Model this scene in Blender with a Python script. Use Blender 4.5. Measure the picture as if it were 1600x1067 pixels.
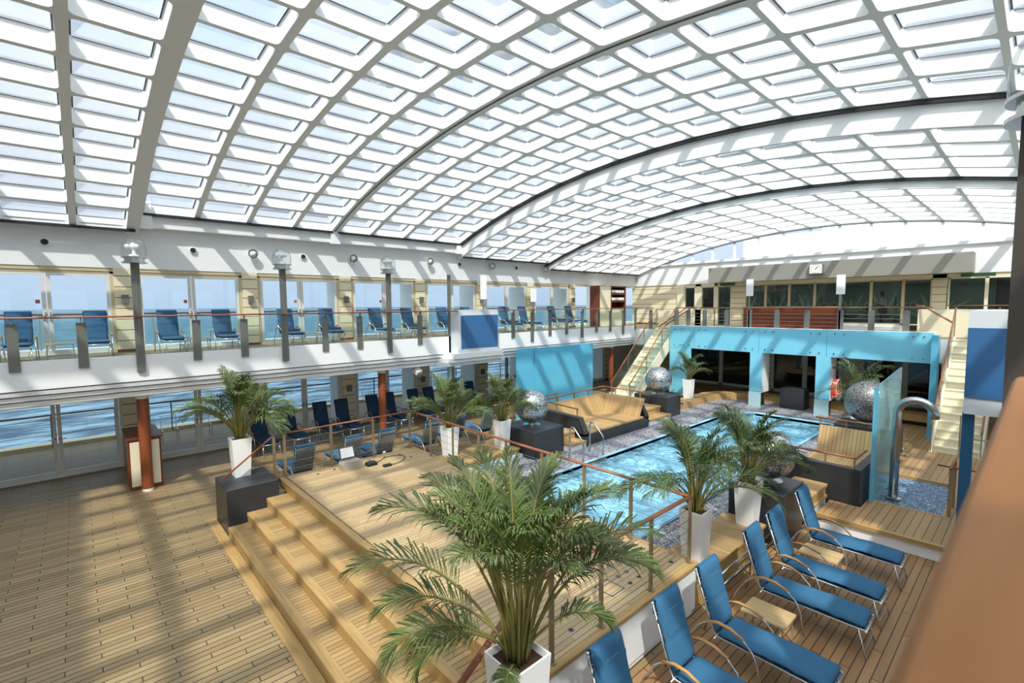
import bpy, math, random
from mathutils import Vector, Matrix
C = bpy.context.scene.collection
for o in list(bpy.data.objects): bpy.data.objects.remove(o)
PI = math.pi
# ------------------------------------------------------------------ camera
CAM_Z = 4.6
cam = bpy.data.cameras.new('camera'); camo = bpy.data.objects.new('camera', cam); C.objects.link(camo)
cam.sensor_width = 36.0; cam.lens = 752.28/1600*36; cam.clip_start = 0.02; cam.clip_end = 60000
yaw, pitch, roll = -.8356, .0745, .0083
fwd = Vector((math.sin(yaw)*math.cos(pitch), math.cos(yaw)*math.cos(pitch), -math.sin(pitch)))
rgt = Vector((math.cos(yaw), -math.sin(yaw), 0)); dwn = fwd.cross(rgt)
cr, sr = math.cos(roll), math.sin(roll)
rx = cr*rgt+sr*dwn; dy = -sr*rgt+cr*dwn
mat = Matrix((rx, -dy, -fwd)).transposed().to_4x4(); mat.translation = (0, 0, CAM_Z)
camo.matrix_world = mat
cam.dof.use_dof = True; cam.dof.focus_distance = 11.0; cam.dof.aperture_fstop = 4.0
bpy.context.scene.camera = camo
# ------------------------------------------------------------------ sky, sun, exposure
sc = bpy.context.scene
sc.view_settings.view_transform = 'Standard'; sc.view_settings.look = 'None'
sc.view_settings.gamma = 1.0; sc.view_settings.use_curve_mapping = False
sc.view_settings.exposure = 0.28
w = bpy.data.worlds.new('sky'); sc.world = w; w.use_nodes = True
nt = w.node_tree; nt.nodes.clear()
wo = nt.nodes.new('ShaderNodeOutputWorld'); bg = nt.nodes.new('ShaderNodeBackground'); bg.inputs[1].default_value = 1.0
tc = nt.nodes.new('ShaderNodeTexCoord'); sep = nt.nodes.new('ShaderNodeSeparateXYZ'); ramp = nt.nodes.new('ShaderNodeValToRGB')
e = ramp.color_ramp.elements
e[0].position = 0.0; e[0].color = (.50, .62, .78, 1)
e[1].position = 1.0; e[1].color = (.46, .66, .93, 1)
x = e.new(.12); x.color = (.60, .71, .86, 1)
x = e.new(.4); x.color = (.62, .77, .94, 1)
nz = nt.nodes.new('ShaderNodeTexNoise'); nz.inputs['Scale'].default_value = 2.2; nz.inputs['Detail'].default_value = 6
cr2 = nt.nodes.new('ShaderNodeValToRGB'); cr2.color_ramp.elements[0].position = .45; cr2.color_ramp.elements[1].position = .72
mx = nt.nodes.new('ShaderNodeMix'); mx.data_type = 'RGBA'; mx.inputs[7].default_value = (.93, .96, 1, 1)
nt.links.new(tc.outputs['Generated'], sep.inputs[0]); nt.links.new(sep.outputs['Z'], ramp.inputs[0])
nt.links.new(tc.outputs['Generated'], nz.inputs['Vector']); nt.links.new(nz.outputs[0], cr2.inputs[0])
mul = nt.nodes.new('ShaderNodeMath'); mul.operation = 'MULTIPLY'; mul.use_clamp = True
mul2 = nt.nodes.new('ShaderNodeMath'); mul2.operation = 'MULTIPLY'; mul2.inputs[1].default_value = 2.5; mul2.use_clamp = True
nt.links.new(sep.outputs['Z'], mul2.inputs[0]); nt.links.new(mul2.outputs[0], mul.inputs[1])
nt.links.new(cr2.outputs[0], mul.inputs[0]); nt.links.new(mul.outputs[0], mx.inputs[0])
nt.links.new(ramp.outputs[0], mx.inputs[6]); nt.links.new(mx.outputs[2], bg.inputs[0])
# bright haze of the sky round the sun
dp = nt.nodes.new('ShaderNodeVectorMath'); dp.operation = 'DOT_PRODUCT'; dp.inputs[1].default_value = Vector((.57, -.58, 1)).normalized()
nt.links.new(tc.outputs['Generated'], dp.inputs[0])
mxm = nt.nodes.new('ShaderNodeMath'); mxm.operation = 'MAXIMUM'; mxm.inputs[1].default_value = 0; nt.links.new(dp.outputs['Value'], mxm.inputs[0])
pw = nt.nodes.new('ShaderNodeMath'); pw.operation = 'POWER'; pw.inputs[1].default_value = 4; nt.links.new(mxm.outputs[0], pw.inputs[0])
gm = nt.nodes.new('ShaderNodeMath'); gm.operation = 'MULTIPLY'; gm.inputs[1].default_value = 3.4; nt.links.new(pw.outputs[0], gm.inputs[0])
bg2 = nt.nodes.new('ShaderNodeBackground'); bg2.inputs[0].default_value = (1, .98, .94, 1); nt.links.new(gm.outputs[0], bg2.inputs[1])
ad = nt.nodes.new('ShaderNodeAddShader'); nt.links.new(bg.outputs[0], ad.inputs[0]); nt.links.new(bg2.outputs[0], ad.inputs[1]); nt.links.new(ad.outputs[0], wo.inputs[0])
sl = bpy.data.lights.new('sun', 'SUN'); slo = bpy.data.objects.new('sun', sl); C.objects.link(slo)
sl.energy = 3.4; sl.angle = math.radians(1.2); sl.color = (1, .95, .86)
slo.location = (30, -30, 60)
slo.rotation_euler = Vector((-.57, .58, -1)).to_track_quat('-Z', 'Y').to_euler()

# ------------------------------------------------------------------ materials
def lin(c):
    r = []
    for v in c:
        v /= 255.0
        r.append(v/12.92 if v <= .04045 else ((v+.055)/1.055)**2.4)
    return (*r, 1)
MATS = {}
def newmat(name):
    m = bpy.data.materials.new(name); m.use_nodes = True; m.node_tree.nodes.clear()
    return m, m.node_tree
def N(nt, t, **k):
    n = nt.nodes.new(t)
    for a, v in k.items(): setattr(n, a, v)
    return n
def simple(name, rgb, rough=.5, metal=0, spec=.5, noise=0, nscale=8, bump=0, bscale=60):
    m, nt = newmat(name)
    out = N(nt, 'ShaderNodeOutputMaterial'); p = N(nt, 'ShaderNodeBsdfPrincipled')
    p.inputs['Base Color'].default_value = lin(rgb); p.inputs['Roughness'].default_value = rough
    p.inputs['Metallic'].default_value = metal; p.inputs['Specular IOR Level'].default_value = spec
    nt.links.new(p.outputs[0], out.inputs[0])
    tc = N(nt, 'ShaderNodeTexCoord')
    if noise:
        t = N(nt, 'ShaderNodeTexNoise'); t.inputs['Scale'].default_value = nscale; t.inputs['Detail'].default_value = 5
        nt.links.new(tc.outputs['Object'], t.inputs['Vector'])
        mr = N(nt, 'ShaderNodeMapRange'); mr.inputs[3].default_value = 1-noise; mr.inputs[4].default_value = 1+noise
        nt.links.new(t.outputs[0], mr.inputs[0])
        h = N(nt, 'ShaderNodeHueSaturation'); h.inputs['Color'].default_value = lin(rgb)
        nt.links.new(mr.outputs[0], h.inputs['Value']); nt.links.new(h.outputs[0], p.inputs['Base Color'])
    if bump:
        t = N(nt, 'ShaderNodeTexNoise'); t.inputs['Scale'].default_value = bscale
        nt.links.new(tc.outputs['Object'], t.inputs['Vector'])
        b = N(nt, 'ShaderNodeBump'); b.inputs['Strength'].default_value = bump; b.inputs['Distance'].default_value = .01
        nt.links.new(t.outputs[0], b.inputs['Height']); nt.links.new(b.outputs[0], p.inputs['Normal'])
    return m
def glassy(name, tint, gloss=.06, rough=.02):
    m, nt = newmat(name)
    out = N(nt, 'ShaderNodeOutputMaterial'); t = N(nt, 'ShaderNodeBsdfTransparent'); g = N(nt, 'ShaderNodeBsdfGlossy')
    t.inputs[0].default_value = (*tint, 1); g.inputs['Roughness'].default_value = rough
    lw = N(nt, 'ShaderNodeLayerWeight'); lw.inputs[0].default_value = .12
    mr = N(nt, 'ShaderNodeMapRange'); mr.inputs[3].default_value = gloss*.6; mr.inputs[4].default_value = .55
    nt.links.new(lw.outputs['Fresnel'], mr.inputs[0])
    mx = N(nt, 'ShaderNodeMixShader'); nt.links.new(mr.outputs[0], mx.inputs[0]); nt.links.new(t.outputs[0], mx.inputs[1]); nt.links.new(g.outputs[0], mx.inputs[2])
    nt.links.new(mx.outputs[0], out.inputs[0])
    return m
def tinted_panel(name, rgb, see=.35, tint=(.5, .85, .95)):
    m, nt = newmat(name)
    out = N(nt, 'ShaderNodeOutputMaterial'); t = N(nt, 'ShaderNodeBsdfTransparent'); p = N(nt, 'ShaderNodeBsdfPrincipled')
    t.inputs[0].default_value = (*tint, 1); p.inputs['Base Color'].default_value = lin(rgb); p.inputs['Roughness'].default_value = .12
    mx = N(nt, 'ShaderNodeMixShader'); mx.inputs[0].default_value = 1-see
    nt.links.new(t.outputs[0], mx.inputs[1]); nt.links.new(p.outputs[0], mx.inputs[2]); nt.links.new(mx.outputs[0], out.inputs[0])
    return m
def M_(nt, op, a, b=None, c=None):
    n = N(nt, 'ShaderNodeMath', operation=op)
    for i, v in enumerate((a, b, c)):
        if v is None: continue
        if isinstance(v, (int, float)): n.inputs[i].default_value = v
        else: nt.links.new(v, n.inputs[i])
    return n.outputs[0]
def deck(name, across='X', w_=.11, L=1.08, c1=(206, 172, 122), c2=(180, 143, 96), gap=(46, 38, 30), gw=.1, jw=.012, thirds=3, rough=.55, wear=.12):
    m, nt = newmat(name)
    out = N(nt, 'ShaderNodeOutputMaterial'); p = N(nt, 'ShaderNodeBsdfPrincipled'); p.inputs['Roughness'].default_value = rough
    nt.links.new(p.outputs[0], out.inputs[0])
    g = N(nt, 'ShaderNodeNewGeometry'); s = N(nt, 'ShaderNodeSeparateXYZ'); nt.links.new(g.outputs['Position'], s.inputs[0])
    a = s.outputs[across]; l = s.outputs['Y' if across == 'X' else 'X']
    if across == 'Z': l = s.outputs['X']
    aw = M_(nt, 'DIVIDE', a, w_); i = M_(nt, 'FLOOR', aw); fr = M_(nt, 'FRACT', aw)
    im = M_(nt, 'FLOORED_MODULO', i, float(thirds))
    lj = M_(nt, 'ADD', M_(nt, 'DIVIDE', l, L), M_(nt, 'DIVIDE', im, float(thirds)))
    j = M_(nt, 'FLOOR', lj); jf = M_(nt, 'FRACT', lj)
    groove = M_(nt, 'LESS_THAN', fr, gw); joint = M_(nt, 'LESS_THAN', jf, jw/L)
    gj = M_(nt, 'MAXIMUM', groove, joint)
    cv = N(nt, 'ShaderNodeCombineXYZ'); nt.links.new(i, cv.inputs[0]); nt.links.new(j, cv.inputs[1])
    wn = N(nt, 'ShaderNodeTexWhiteNoise', noise_dimensions='2D'); nt.links.new(cv.outputs[0], wn.inputs['Vector'])
    # grain
    gv = N(nt, 'ShaderNodeCombineXYZ'); nt.links.new(M_(nt, 'MULTIPLY', a, 60.0), gv.inputs[0]); nt.links.new(M_(nt, 'MULTIPLY', l, 3.0), gv.inputs[1]); nt.links.new(M_(nt, 'MULTIPLY', wn.outputs[0], 50.0), gv.inputs[2])
    gn = N(nt, 'ShaderNodeTexNoise'); gn.inputs['Scale'].default_value = 1; gn.inputs['Detail'].default_value = 3; nt.links.new(gv.outputs[0], gn.inputs['Vector'])
    big = N(nt, 'ShaderNodeTexNoise'); big.inputs['Scale'].default_value = .7; big.inputs['Detail'].default_value = 4; nt.links.new(g.outputs['Position'], big.inputs['Vector'])
    f = M_(nt, 'ADD', M_(nt, 'MULTIPLY', wn.outputs[0], .75), M_(nt, 'MULTIPLY', gn.outputs[0], .45))
    mx = N(nt, 'ShaderNodeMix', data_type='RGBA'); mx.inputs[6].default_value = lin(c1); mx.inputs[7].default_value = lin(c2); nt.links.new(M_(nt, 'SUBTRACT', f, .1), mx.inputs[0])
    hs = N(nt, 'ShaderNodeHueSaturation'); nt.links.new(mx.outputs[2], hs.inputs['Color'])
    mr = N(nt, 'ShaderNodeMapRange'); mr.inputs[3].default_value = 1-wear; mr.inputs[4].default_value = 1+wear; nt.links.new(big.outputs[0], mr.inputs[0]); nt.links.new(mr.outputs[0], hs.inputs['Value'])
    m2 = N(nt, 'ShaderNodeMix', data_type='RGBA'); m2.inputs[7].default_value = lin(gap); nt.links.new(hs.outputs[0], m2.inputs[6]); nt.links.new(gj, m2.inputs[0])
    nt.links.new(m2.outputs[2], p.inputs['Base Color'])
    return m
def wood(name, c1, c2, rough=.4, along='Y', sc_=1.0, grain=.5):
    m, nt = newmat(name)
    out = N(nt, 'ShaderNodeOutputMaterial'); p = N(nt, 'ShaderNodeBsdfPrincipled'); p.inputs['Roughness'].default_value = rough
    nt.links.new(p.outputs[0], out.inputs[0])
    tc = N(nt, 'ShaderNodeTexCoord'); mp = N(nt, 'ShaderNodeMapping')
    s = {'X': (1.5, 30, 30), 'Y': (30, 1.5, 30), 'Z': (30, 30, 1.5)}[along]
    mp.inputs['Scale'].default_value = tuple(v*sc_ for v in s)
    nt.links.new(tc.outputs['Object'], mp.inputs[0])
    n = N(nt, 'ShaderNodeTexNoise'); n.inputs['Scale'].default_value = 1; n.inputs['Detail'].default_value = 5; nt.links.new(mp.outputs[0], n.inputs['Vector'])
    mx = N(nt, 'ShaderNodeMix', data_type='RGBA'); mx.inputs[6].default_value = lin(c1); mx.inputs[7].default_value = lin(c2)
    mr = N(nt, 'ShaderNodeMapRange'); mr.inputs[1].default_value = .5-grain*.4; mr.inputs[2].default_value = .5+grain*.4
    nt.links.new(n.outputs[0], mr.inputs[0]); nt.links.new(mr.outputs[0], mx.inputs[0]); nt.links.new(mx.outputs[2], p.inputs['Base Color'])
    return m
def pebble(name, cols, scale=60):
    m, nt = newmat(name)
    out = N(nt, 'ShaderNodeOutputMaterial'); p = N(nt, 'ShaderNodeBsdfPrincipled'); p.inputs['Roughness'].default_value = .45
    nt.links.new(p.outputs[0], out.inputs[0])
    g = N(nt, 'ShaderNodeNewGeometry'); v = N(nt, 'ShaderNodeTexVoronoi'); v.inputs['Scale'].default_value = scale; nt.links.new(g.outputs['Position'], v.inputs['Vector'])
    s = N(nt, 'ShaderNodeSeparateColor'); nt.links.new(v.outputs['Color'], s.inputs[0])
    r = N(nt, 'ShaderNodeValToRGB'); r.color_ramp.interpolation = 'CONSTANT'
    el = r.color_ramp.elements; el[0].color = lin(cols[0]); el[1].position = 1/len(cols); el[1].color = lin(cols[1])
    for k in range(2, len(cols)):
        x = el.new(k/len(cols)); x.color = lin(cols[k])
    nt.links.new(s.outputs[0], r.inputs[0]); nt.links.new(r.outputs[0], p.inputs['Base Color'])
    b = N(nt, 'ShaderNodeBump'); b.inputs['Strength'].default_value = .5; b.inputs['Distance'].default_value = .01; b.invert = True
    nt.links.new(v.outputs['Distance'], b.inputs['Height']); nt.links.new(b.outputs[0], p.inputs['Normal'])
    return m
def siding(name, rgb, groove, pitch=.27, off=0.0, gw=.06):
    m, nt = newmat(name)
    out = N(nt, 'ShaderNodeOutputMaterial'); p = N(nt, 'ShaderNodeBsdfPrincipled'); p.inputs['Roughness'].default_value = .5
    nt.links.new(p.outputs[0], out.inputs[0])
    g = N(nt, 'ShaderNodeNewGeometry'); s = N(nt, 'ShaderNodeSeparateXYZ'); nt.links.new(g.outputs['Position'], s.inputs[0])
    f = M_(nt, 'FRACT', M_(nt, 'DIVIDE', M_(nt, 'ADD', s.outputs['Z'], off), pitch)); gr = M_(nt, 'LESS_THAN', f, gw)
    mx = N(nt, 'ShaderNodeMix', data_type='RGBA'); mx.inputs[6].default_value = lin(rgb); mx.inputs[7].default_value = lin(groove)
    nt.links.new(gr, mx.inputs[0]); nt.links.new(mx.outputs[2], p.inputs['Base Color'])
    return m
white = simple('white_paint', (232, 235, 236), .45, noise=.015, nscale=1.5)
cream = simple('cream_paint', (228, 220, 192), .5)
cream_siding = siding('cream_siding', (226, 216, 184), (70, 66, 58), .31, .05, .07)
tan_frame = simple('tan_frame', (196, 182, 148), .5)
alu = simple('door_frame_white', (214, 214, 208), .4)
greyplate = simple('grey_metal_plate', (112, 114, 108), .45, metal=.3, noise=.05)
panelgrey = simple('brushed_panel', (150, 148, 140), .5, metal=.15, noise=.06, nscale=1.2)
steel = simple('stainless', (190, 192, 192), .22, metal=1)
chair_metal = simple('chair_metal', (205, 208, 208), .25, metal=.8)
dark = simple('dark_gasket', (30, 32, 36), .5)
black_plastic = simple('black_plastic', (24, 24, 26), .4)
granite = simple('dark_granite', (44, 46, 50), .38, noise=.25, nscale=5)
blueboard = simple('blue_board', (52, 100, 148), .4)
bluefascia = simple('cyan_glass_panel', (124, 200, 224), .12, noise=.03, nscale=.8)
paleglass = simple('pale_frosted_glass', (160, 190, 196), .2)
handrail = wood('handrail_wood', (124, 72, 46), (154, 96, 64), .35, 'Y')
handrail_x = wood('handrail_wood_x', (124, 72, 46), (154, 96, 64), .35, 'X')
near_wood = wood('near_rail_wood', (132, 84, 36), (160, 106, 52), .6, 'Y', .6)
darkwood = wood('dark_red_wood', (92, 44, 28), (124, 64, 40), .35, 'Z')
colwood = wood('column_wood', (122, 62, 36), (146, 80, 46), .4, 'Z')
teak = wood('teak_light', (182, 150, 98), (158, 126, 76), .5, 'X')
teak_y = wood('teak_light_y', (182, 150, 98), (158, 126, 76), .5, 'Y')
teak_z = wood('teak_light_z', (204, 166, 106), (186, 146, 86), .5, 'Z')
armwood = wood('arm_wood', (196, 146, 84), (172, 122, 66), .45, 'X')
tablewood = deck('table_slats', 'Y', .048, 5, (196, 170, 124), (178, 150, 104), (104, 84, 56), .1, .0, 3)
deckmain = deck('deck_main', 'X', .11, 1.08, (160, 138, 100), (128, 107, 73), gw=.13)
deckstage = deck('deck_stage', 'X', .085, 1.5, (192, 168, 128), (164, 138, 98), (96, 74, 48), .1, .006)
deckstep = deck('deck_step', 'X', .085, 50, (184, 154, 106), (154, 124, 78), (50, 38, 24), .1, 0, 5)
deckright = deck('deck_right', 'X', .11, 1.9, (172, 134, 92), (142, 106, 68), (36, 27, 20), .1)
deckledge = deck('deck_ledge', 'Y', .085, 50, (188, 156, 106), (162, 130, 84), (74, 56, 36), .1, 0)
deckledge_x = deck('deck_ledge_x', 'X', .085, 50, (188, 156, 106), (162, 130, 84), (80, 60, 38), .1, 0)
deckplat = deck('deck_platform', 'X', .13, 50, (172, 140, 96), (146, 114, 74), (40, 31, 22), .08, 0)
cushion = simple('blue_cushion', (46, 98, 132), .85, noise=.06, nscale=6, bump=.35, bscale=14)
cushion_g = simple('blue_cushion_gallery_shaded', (34, 80, 114), .85, noise=.06, nscale=6, bump=.3, bscale=14)  # cushion blue darkened to stand for shading behind the railing glass
cushion_shaded = simple('blue_cushion_shade', (28, 60, 92), .85, noise=.06, nscale=6, bump=.3, bscale=14)  # same cushion blue with the shade under the gallery put into the colour
navy = simple('navy_cloth', (26, 34, 56), .9, bump=.4, bscale=20)
soil = simple('soil', (66, 44, 32), .95, noise=.3, nscale=30, bump=.8, bscale=60)
planterwhite = simple('planter_white', (238, 238, 236), .25)
leaf = simple('palm_leaf', (84, 102, 50), .45, noise=.3, nscale=4)
leaf2 = simple('palm_leaf_dark', (70, 90, 44), .45, noise=.3, nscale=4)
stemmat = simple('palm_stem', (126, 120, 62), .5, noise=.25, nscale=9)
roofglass = glassy('roof_glass', (.96, .985, 1.0), .05)
winglass = glassy('window_glass', (.90, .95, .97), .06)
darkglass = glassy('dark_window_glass', (.62, .66, .66), .08)
clearrail = glassy('balustrade_glass', (.90, .965, .965), .05)
cyanglass = tinted_panel('cyan_screen_glass', (104, 192, 224), .2, (.35, .8, .95))
showerglass = tinted_panel('pale_cyan_glass', (165, 212, 220), .62, (.76, .94, .97))
pebble_grey = pebble('grey_pebbles', [(60, 66, 84), (120, 124, 134), (176, 174, 172), (92, 96, 110), (206, 200, 196), (76, 80, 98)], 42)
pebble_blue = pebble('blue_pebbles', [(40, 62, 92), (84, 112, 146), (120, 150, 180), (52, 78, 112), (180, 196, 210), (62, 90, 124)], 42)
orange = simple('orange_lifebuoy', (224, 66, 40), .4)
skin = simple('skin', (120, 78, 54), .6)
shirt = simple('white_shirt', (226, 228, 230), .8)
trouser = simple('dark_trousers', (38, 36, 40), .8)
lampwhite = simple('white_lamp_housing', (240, 240, 238), .3)
exitgreen = simple('green_sign', (52, 104, 72), .4)
whiteletter = simple('sign_white', (236, 240, 236), .4)
curtain = simple('green_mural', (70, 104, 92), .6)
mural_light = simple('mural_light', (126, 172, 148), .6)
inside = simple('interior_dark', (60, 52, 46), .7)

# ------------------------------------------------------------------ mesh builder
OFF = {}
class MB:
    def __init__(s): s.v = []; s.f = []; s.mi = []; s.cur = 0
    def add(s, vs, fs):
        n = len(s.v); s.v += [tuple(v) for v in vs]; s.f += [tuple(i+n for i in f) for f in fs]; s.mi += [s.cur]*len(fs); return s
    def box(s, x0, x1, y0, y1, z0, z1):
        vs = [(x0, y0, z0), (x1, y0, z0), (x1, y1, z0), (x0, y1, z0), (x0, y0, z1), (x1, y0, z1), (x1, y1, z1), (x0, y1, z1)]
        return s.add(vs, [(0, 3, 2, 1), (4, 5, 6, 7), (0, 1, 5, 4), (1, 2, 6, 5), (2, 3, 7, 6), (3, 0, 4, 7)])
    def cbox(s, x0, x1, y0, y1, z0, z1, c=.01):
        # box with chamfered vertical and top edges
        p = [(x0+c, y0), (x1-c, y0), (x1, y0+c), (x1, y1-c), (x1-c, y1), (x0+c, y1), (x0, y1-c), (x0, y0+c)]
        vs = [(a, b, z0) for a, b in p]+[(a, b, z1-c) for a, b in p]
        cx, cy = (x0+x1)/2, (y0+y1)/2
        vs += [(a+(c if a < cx else -c)*(1 if abs(a-cx) > abs(x1-x0)/2-1e-6 else .3), b+(c if b < cy else -c)*(1 if abs(b-cy) > abs(y1-y0)/2-1e-6 else .3), z1) for a, b in p]
        fs = [tuple(range(7, -1, -1)), tuple(range(16, 24))]
        for k in range(8):
            j = (k+1) % 8
            fs += [(k, j, 8+j, 8+k), (8+k, 8+j, 16+j, 16+k)]
        return s.add(vs, fs)
    def xf(s, vs, fs, M): return s.add([M @ Vector(v) for v in vs], fs)
    def obox(s, size, M):
        a, b, c = [q/2 for q in size]
        vs = [(-a, -b, -c), (a, -b, -c), (a, b, -c), (-a, b, -c), (-a, -b, c), (a, -b, c), (a, b, c), (-a, b, c)]
        return s.xf(vs, [(0, 3, 2, 1), (4, 5, 6, 7), (0, 1, 5, 4), (1, 2, 6, 5), (2, 3, 7, 6), (3, 0, 4, 7)], M)
    def tube(s, pts, r, n=8, closed=False, flat=1.0):
        pts = [Vector(p) for p in pts]; m = len(pts); vs = []; fs = []
        up = None
        for i, p in enumerate(pts):
            a = pts[(i-1) % m] if (closed or i > 0) else p; b = pts[(i+1) % m] if (closed or i < m-1) else p
            t = (b-a).normalized()
            if up is None:
                up = Vector((0, 0, 1)) if abs(t.z) < .9 else Vector((1, 0, 0))
            sd = t.cross(up).normalized(); u2 = sd.cross(t).normalized(); up = u2
            rr = r[i] if isinstance(r, (list, tuple)) else r
            for k in range(n):
                an = 2*PI*(k+.5)/n; vs.append(p+sd*math.cos(an)*rr+u2*math.sin(an)*rr*flat)
        for i in range(m if closed else m-1):
            for k in range(n):
                j = (i+1) % m; kk = (k+1) % n
                fs.append((i*n+k, i*n+kk, j*n+kk, j*n+k))
        if not closed: fs += [tuple(range(n-1, -1, -1)), tuple(range((m-1)*n, m*n))]
        return s.add(vs, fs)
    def lathe(s, prof, c=(0, 0, 0), n=24, axis='Z', cap=True):
        vs = []; fs = []
        for r, z in prof:
            for k in range(n):
                a = 2*PI*k/n; q = (r*math.cos(a), r*math.sin(a), z)
                if axis == 'X': q = (q[2], q[0], q[1])
                if axis == 'Y': q = (q[0], q[2], q[1])
                vs.append((c[0]+q[0], c[1]+q[1], c[2]+q[2]))
        m = len(prof)
        for i in range(m-1):
            for k in range(n):
                fs.append((i*n+k, i*n+(k+1) % n, (i+1)*n+(k+1) % n, (i+1)*n+k))
        if cap: fs += [tuple(range(n-1, -1, -1)), tuple(range((m-1)*n, m*n))]
        return s.add(vs, fs)
    def prism(s, poly, axis, a, b):
        # poly in the two other axes (ordered), extruded from a to b on axis
        def mk(p, t):
            if axis == 'X': return (t, p[0], p[1])
            if axis == 'Y': return (p[0], t, p[1])
            return (p[0], p[1], t)
        n = len(poly); vs = [mk(p, a) for p in poly]+[mk(p, b) for p in poly]
        fs = [tuple(range(n-1, -1, -1)), tuple(range(n, 2*n))]+[(k, (k+1) % n, n+(k+1) % n, n+k) for k in range(n)]
        return s.add(vs, fs)
    def sphere(s, c, r, n=16, m=10, sz=1):
        vs = [(c[0], c[1], c[2]-r*sz)]; fs = []
        for i in range(1, m):
            ph = -PI/2+PI*i/m
            for k in range(n): vs.append((c[0]+r*math.cos(ph)*math.cos(2*PI*k/n), c[1]+r*math.cos(ph)*math.sin(2*PI*k/n), c[2]+r*sz*math.sin(ph)))
        vs.append((c[0], c[1], c[2]+r*sz)); T = len(vs)-1
        for k in range(n):
            fs.append((0, 1+(k+1) % n, 1+k)); fs.append((T, T-n+k, T-n+(k+1) % n))
        for i in range(m-2):
            for k in range(n): fs.append((1+i*n+k, 1+i*n+(k+1) % n, 1+(i+1)*n+(k+1) % n, 1+(i+1)*n+k))
        return s.add(vs, fs)
    def build(s, name, mats, parent=None, smooth=False, local=False, sub=0, bevel=0, fix=True):
        # points are world points (local=True: points of the thing's own frame)
        if parent is not None: off = Vector((0, 0, 0)) if local else OFF[parent.name]
        elif local: off = Vector((0, 0, 0))
        else:
            xs = [v[0] for v in s.v]; ys = [v[1] for v in s.v]; zs = [v[2] for v in s.v]
            off = Vector(((min(xs)+max(xs))/2, (min(ys)+max(ys))/2, min(zs)))
        me = bpy.data.meshes.new(name)
        me.from_pydata([(v[0]-off[0], v[1]-off[1], v[2]-off[2]) for v in s.v], [], s.f)
        if not isinstance(mats, (list, tuple)): mats = [mats]
        for m in mats: me.materials.append(m)
        if len(mats) > 1: me.polygons.foreach_set('material_index', s.mi)
        if smooth: me.polygons.foreach_set('use_smooth', [True]*len(me.polygons))
        if fix:
            import bmesh
            bm = bmesh.new(); bm.from_mesh(me); bmesh.ops.recalc_face_normals(bm, faces=bm.faces[:]); bm.to_mesh(me); bm.free()
        me.update()
        o = bpy.data.objects.new(name, me); C.objects.link(o)
        if parent is not None: o.parent = parent
        else: o.location = off
        OFF[o.name] = off
        if bevel:
            b = o.modifiers.new('bevel', 'BEVEL'); b.width = bevel; b.segments = 2; b.limit_method = 'ANGLE'
        if sub:
            d = o.modifiers.new('sub', 'SUBSURF'); d.levels = sub; d.render_levels = sub
        return o
def thing(name, label, cat, loc=(0, 0, 0), group=None, rz=0):
    o = bpy.data.objects.new(name, None); C.objects.link(o); o.location = loc; o.rotation_euler = (0, 0, rz)
    o.empty_display_size = .1
    o['label'] = label; o['category'] = cat
    if group: o['group'] = group
    OFF[o.name] = Vector(loc); return o
def tag(o, label, cat, group=None, kind=None):
    o['label'] = label; o['category'] = cat
    if group: o['group'] = group
    if kind: o['kind'] = kind
    return o
def struct(o): o['kind'] = 'structure'; return o
def sthing(name, loc=(0, 0, 0)):
    o = bpy.data.objects.new(name, None); C.objects.link(o); o.location = loc; o['kind'] = 'structure'; OFF[o.name] = Vector(loc); return o
def dup(root, loc, rz=0, label=None, group=None, scale=None):
    def cp(o, par):
        c = o.copy(); C.objects.link(c)
        if par is not None: c.parent = par
        for ch in o.children: cp(ch, c)
        return c
    r = cp(root, None); r.location = loc; r.rotation_euler = (0, 0, rz)
    if scale: r.scale = (scale,)*3
    if label: r['label'] = label
    if group: r['group'] = group
    return r
# ================================================================== THE SETTING
U = 3.34           # upper deck level
# ---- sea
b = MB(); R0 = 30000
b.add([(-21, -R0, -14), (-21, R0, -14), (-R0, R0, -14), (-R0, -R0, -14)], [(0, 1, 2, 3)])
m, nt = newmat('sea_water'); out = N(nt, 'ShaderNodeOutputMaterial'); p = N(nt, 'ShaderNodeBsdfPrincipled'); nt.links.new(p.outputs[0], out.inputs[0])
p.inputs['Roughness'].default_value = .5; p.inputs['Specular IOR Level'].default_value = .3
g = N(nt, 'ShaderNodeNewGeometry'); mp = N(nt, 'ShaderNodeMapping'); mp.inputs['Scale'].default_value = (.45, .16, .3); mp.inputs['Rotation'].default_value = (0, 0, .5); nt.links.new(g.outputs['Position'], mp.inputs[0])
n1 = N(nt, 'ShaderNodeTexNoise'); n1.inputs['Scale'].default_value = .8; n1.inputs['Detail'].default_value = 8; n1.inputs['Roughness'].default_value = .65; nt.links.new(mp.outputs[0], n1.inputs['Vector'])
r = N(nt, 'ShaderNodeValToRGB'); r.color_ramp.elements[0].position = .42; r.color_ramp.elements[0].color = lin((30, 58, 80)); r.color_ramp.elements[1].position = .64; r.color_ramp.elements[1].color = lin((116, 146, 160))
nt.links.new(n1.outputs[0], r.inputs[0]); nt.links.new(r.outputs[0], p.inputs['Base Color'])
bu = N(nt, 'ShaderNodeBump'); bu.inputs['Strength'].default_value = .6; bu.inputs['Distance'].default_value = .6; nt.links.new(n1.outputs[0], bu.inputs['Height']); nt.links.new(bu.outputs[0], p.inputs['Normal'])
sea = b.build('sea', m, fix=False); sea['kind'] = 'stuff'; sea['label'] = 'rippled blue sea beyond the glass doors, out to the horizon'; sea['category'] = 'sea'

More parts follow.
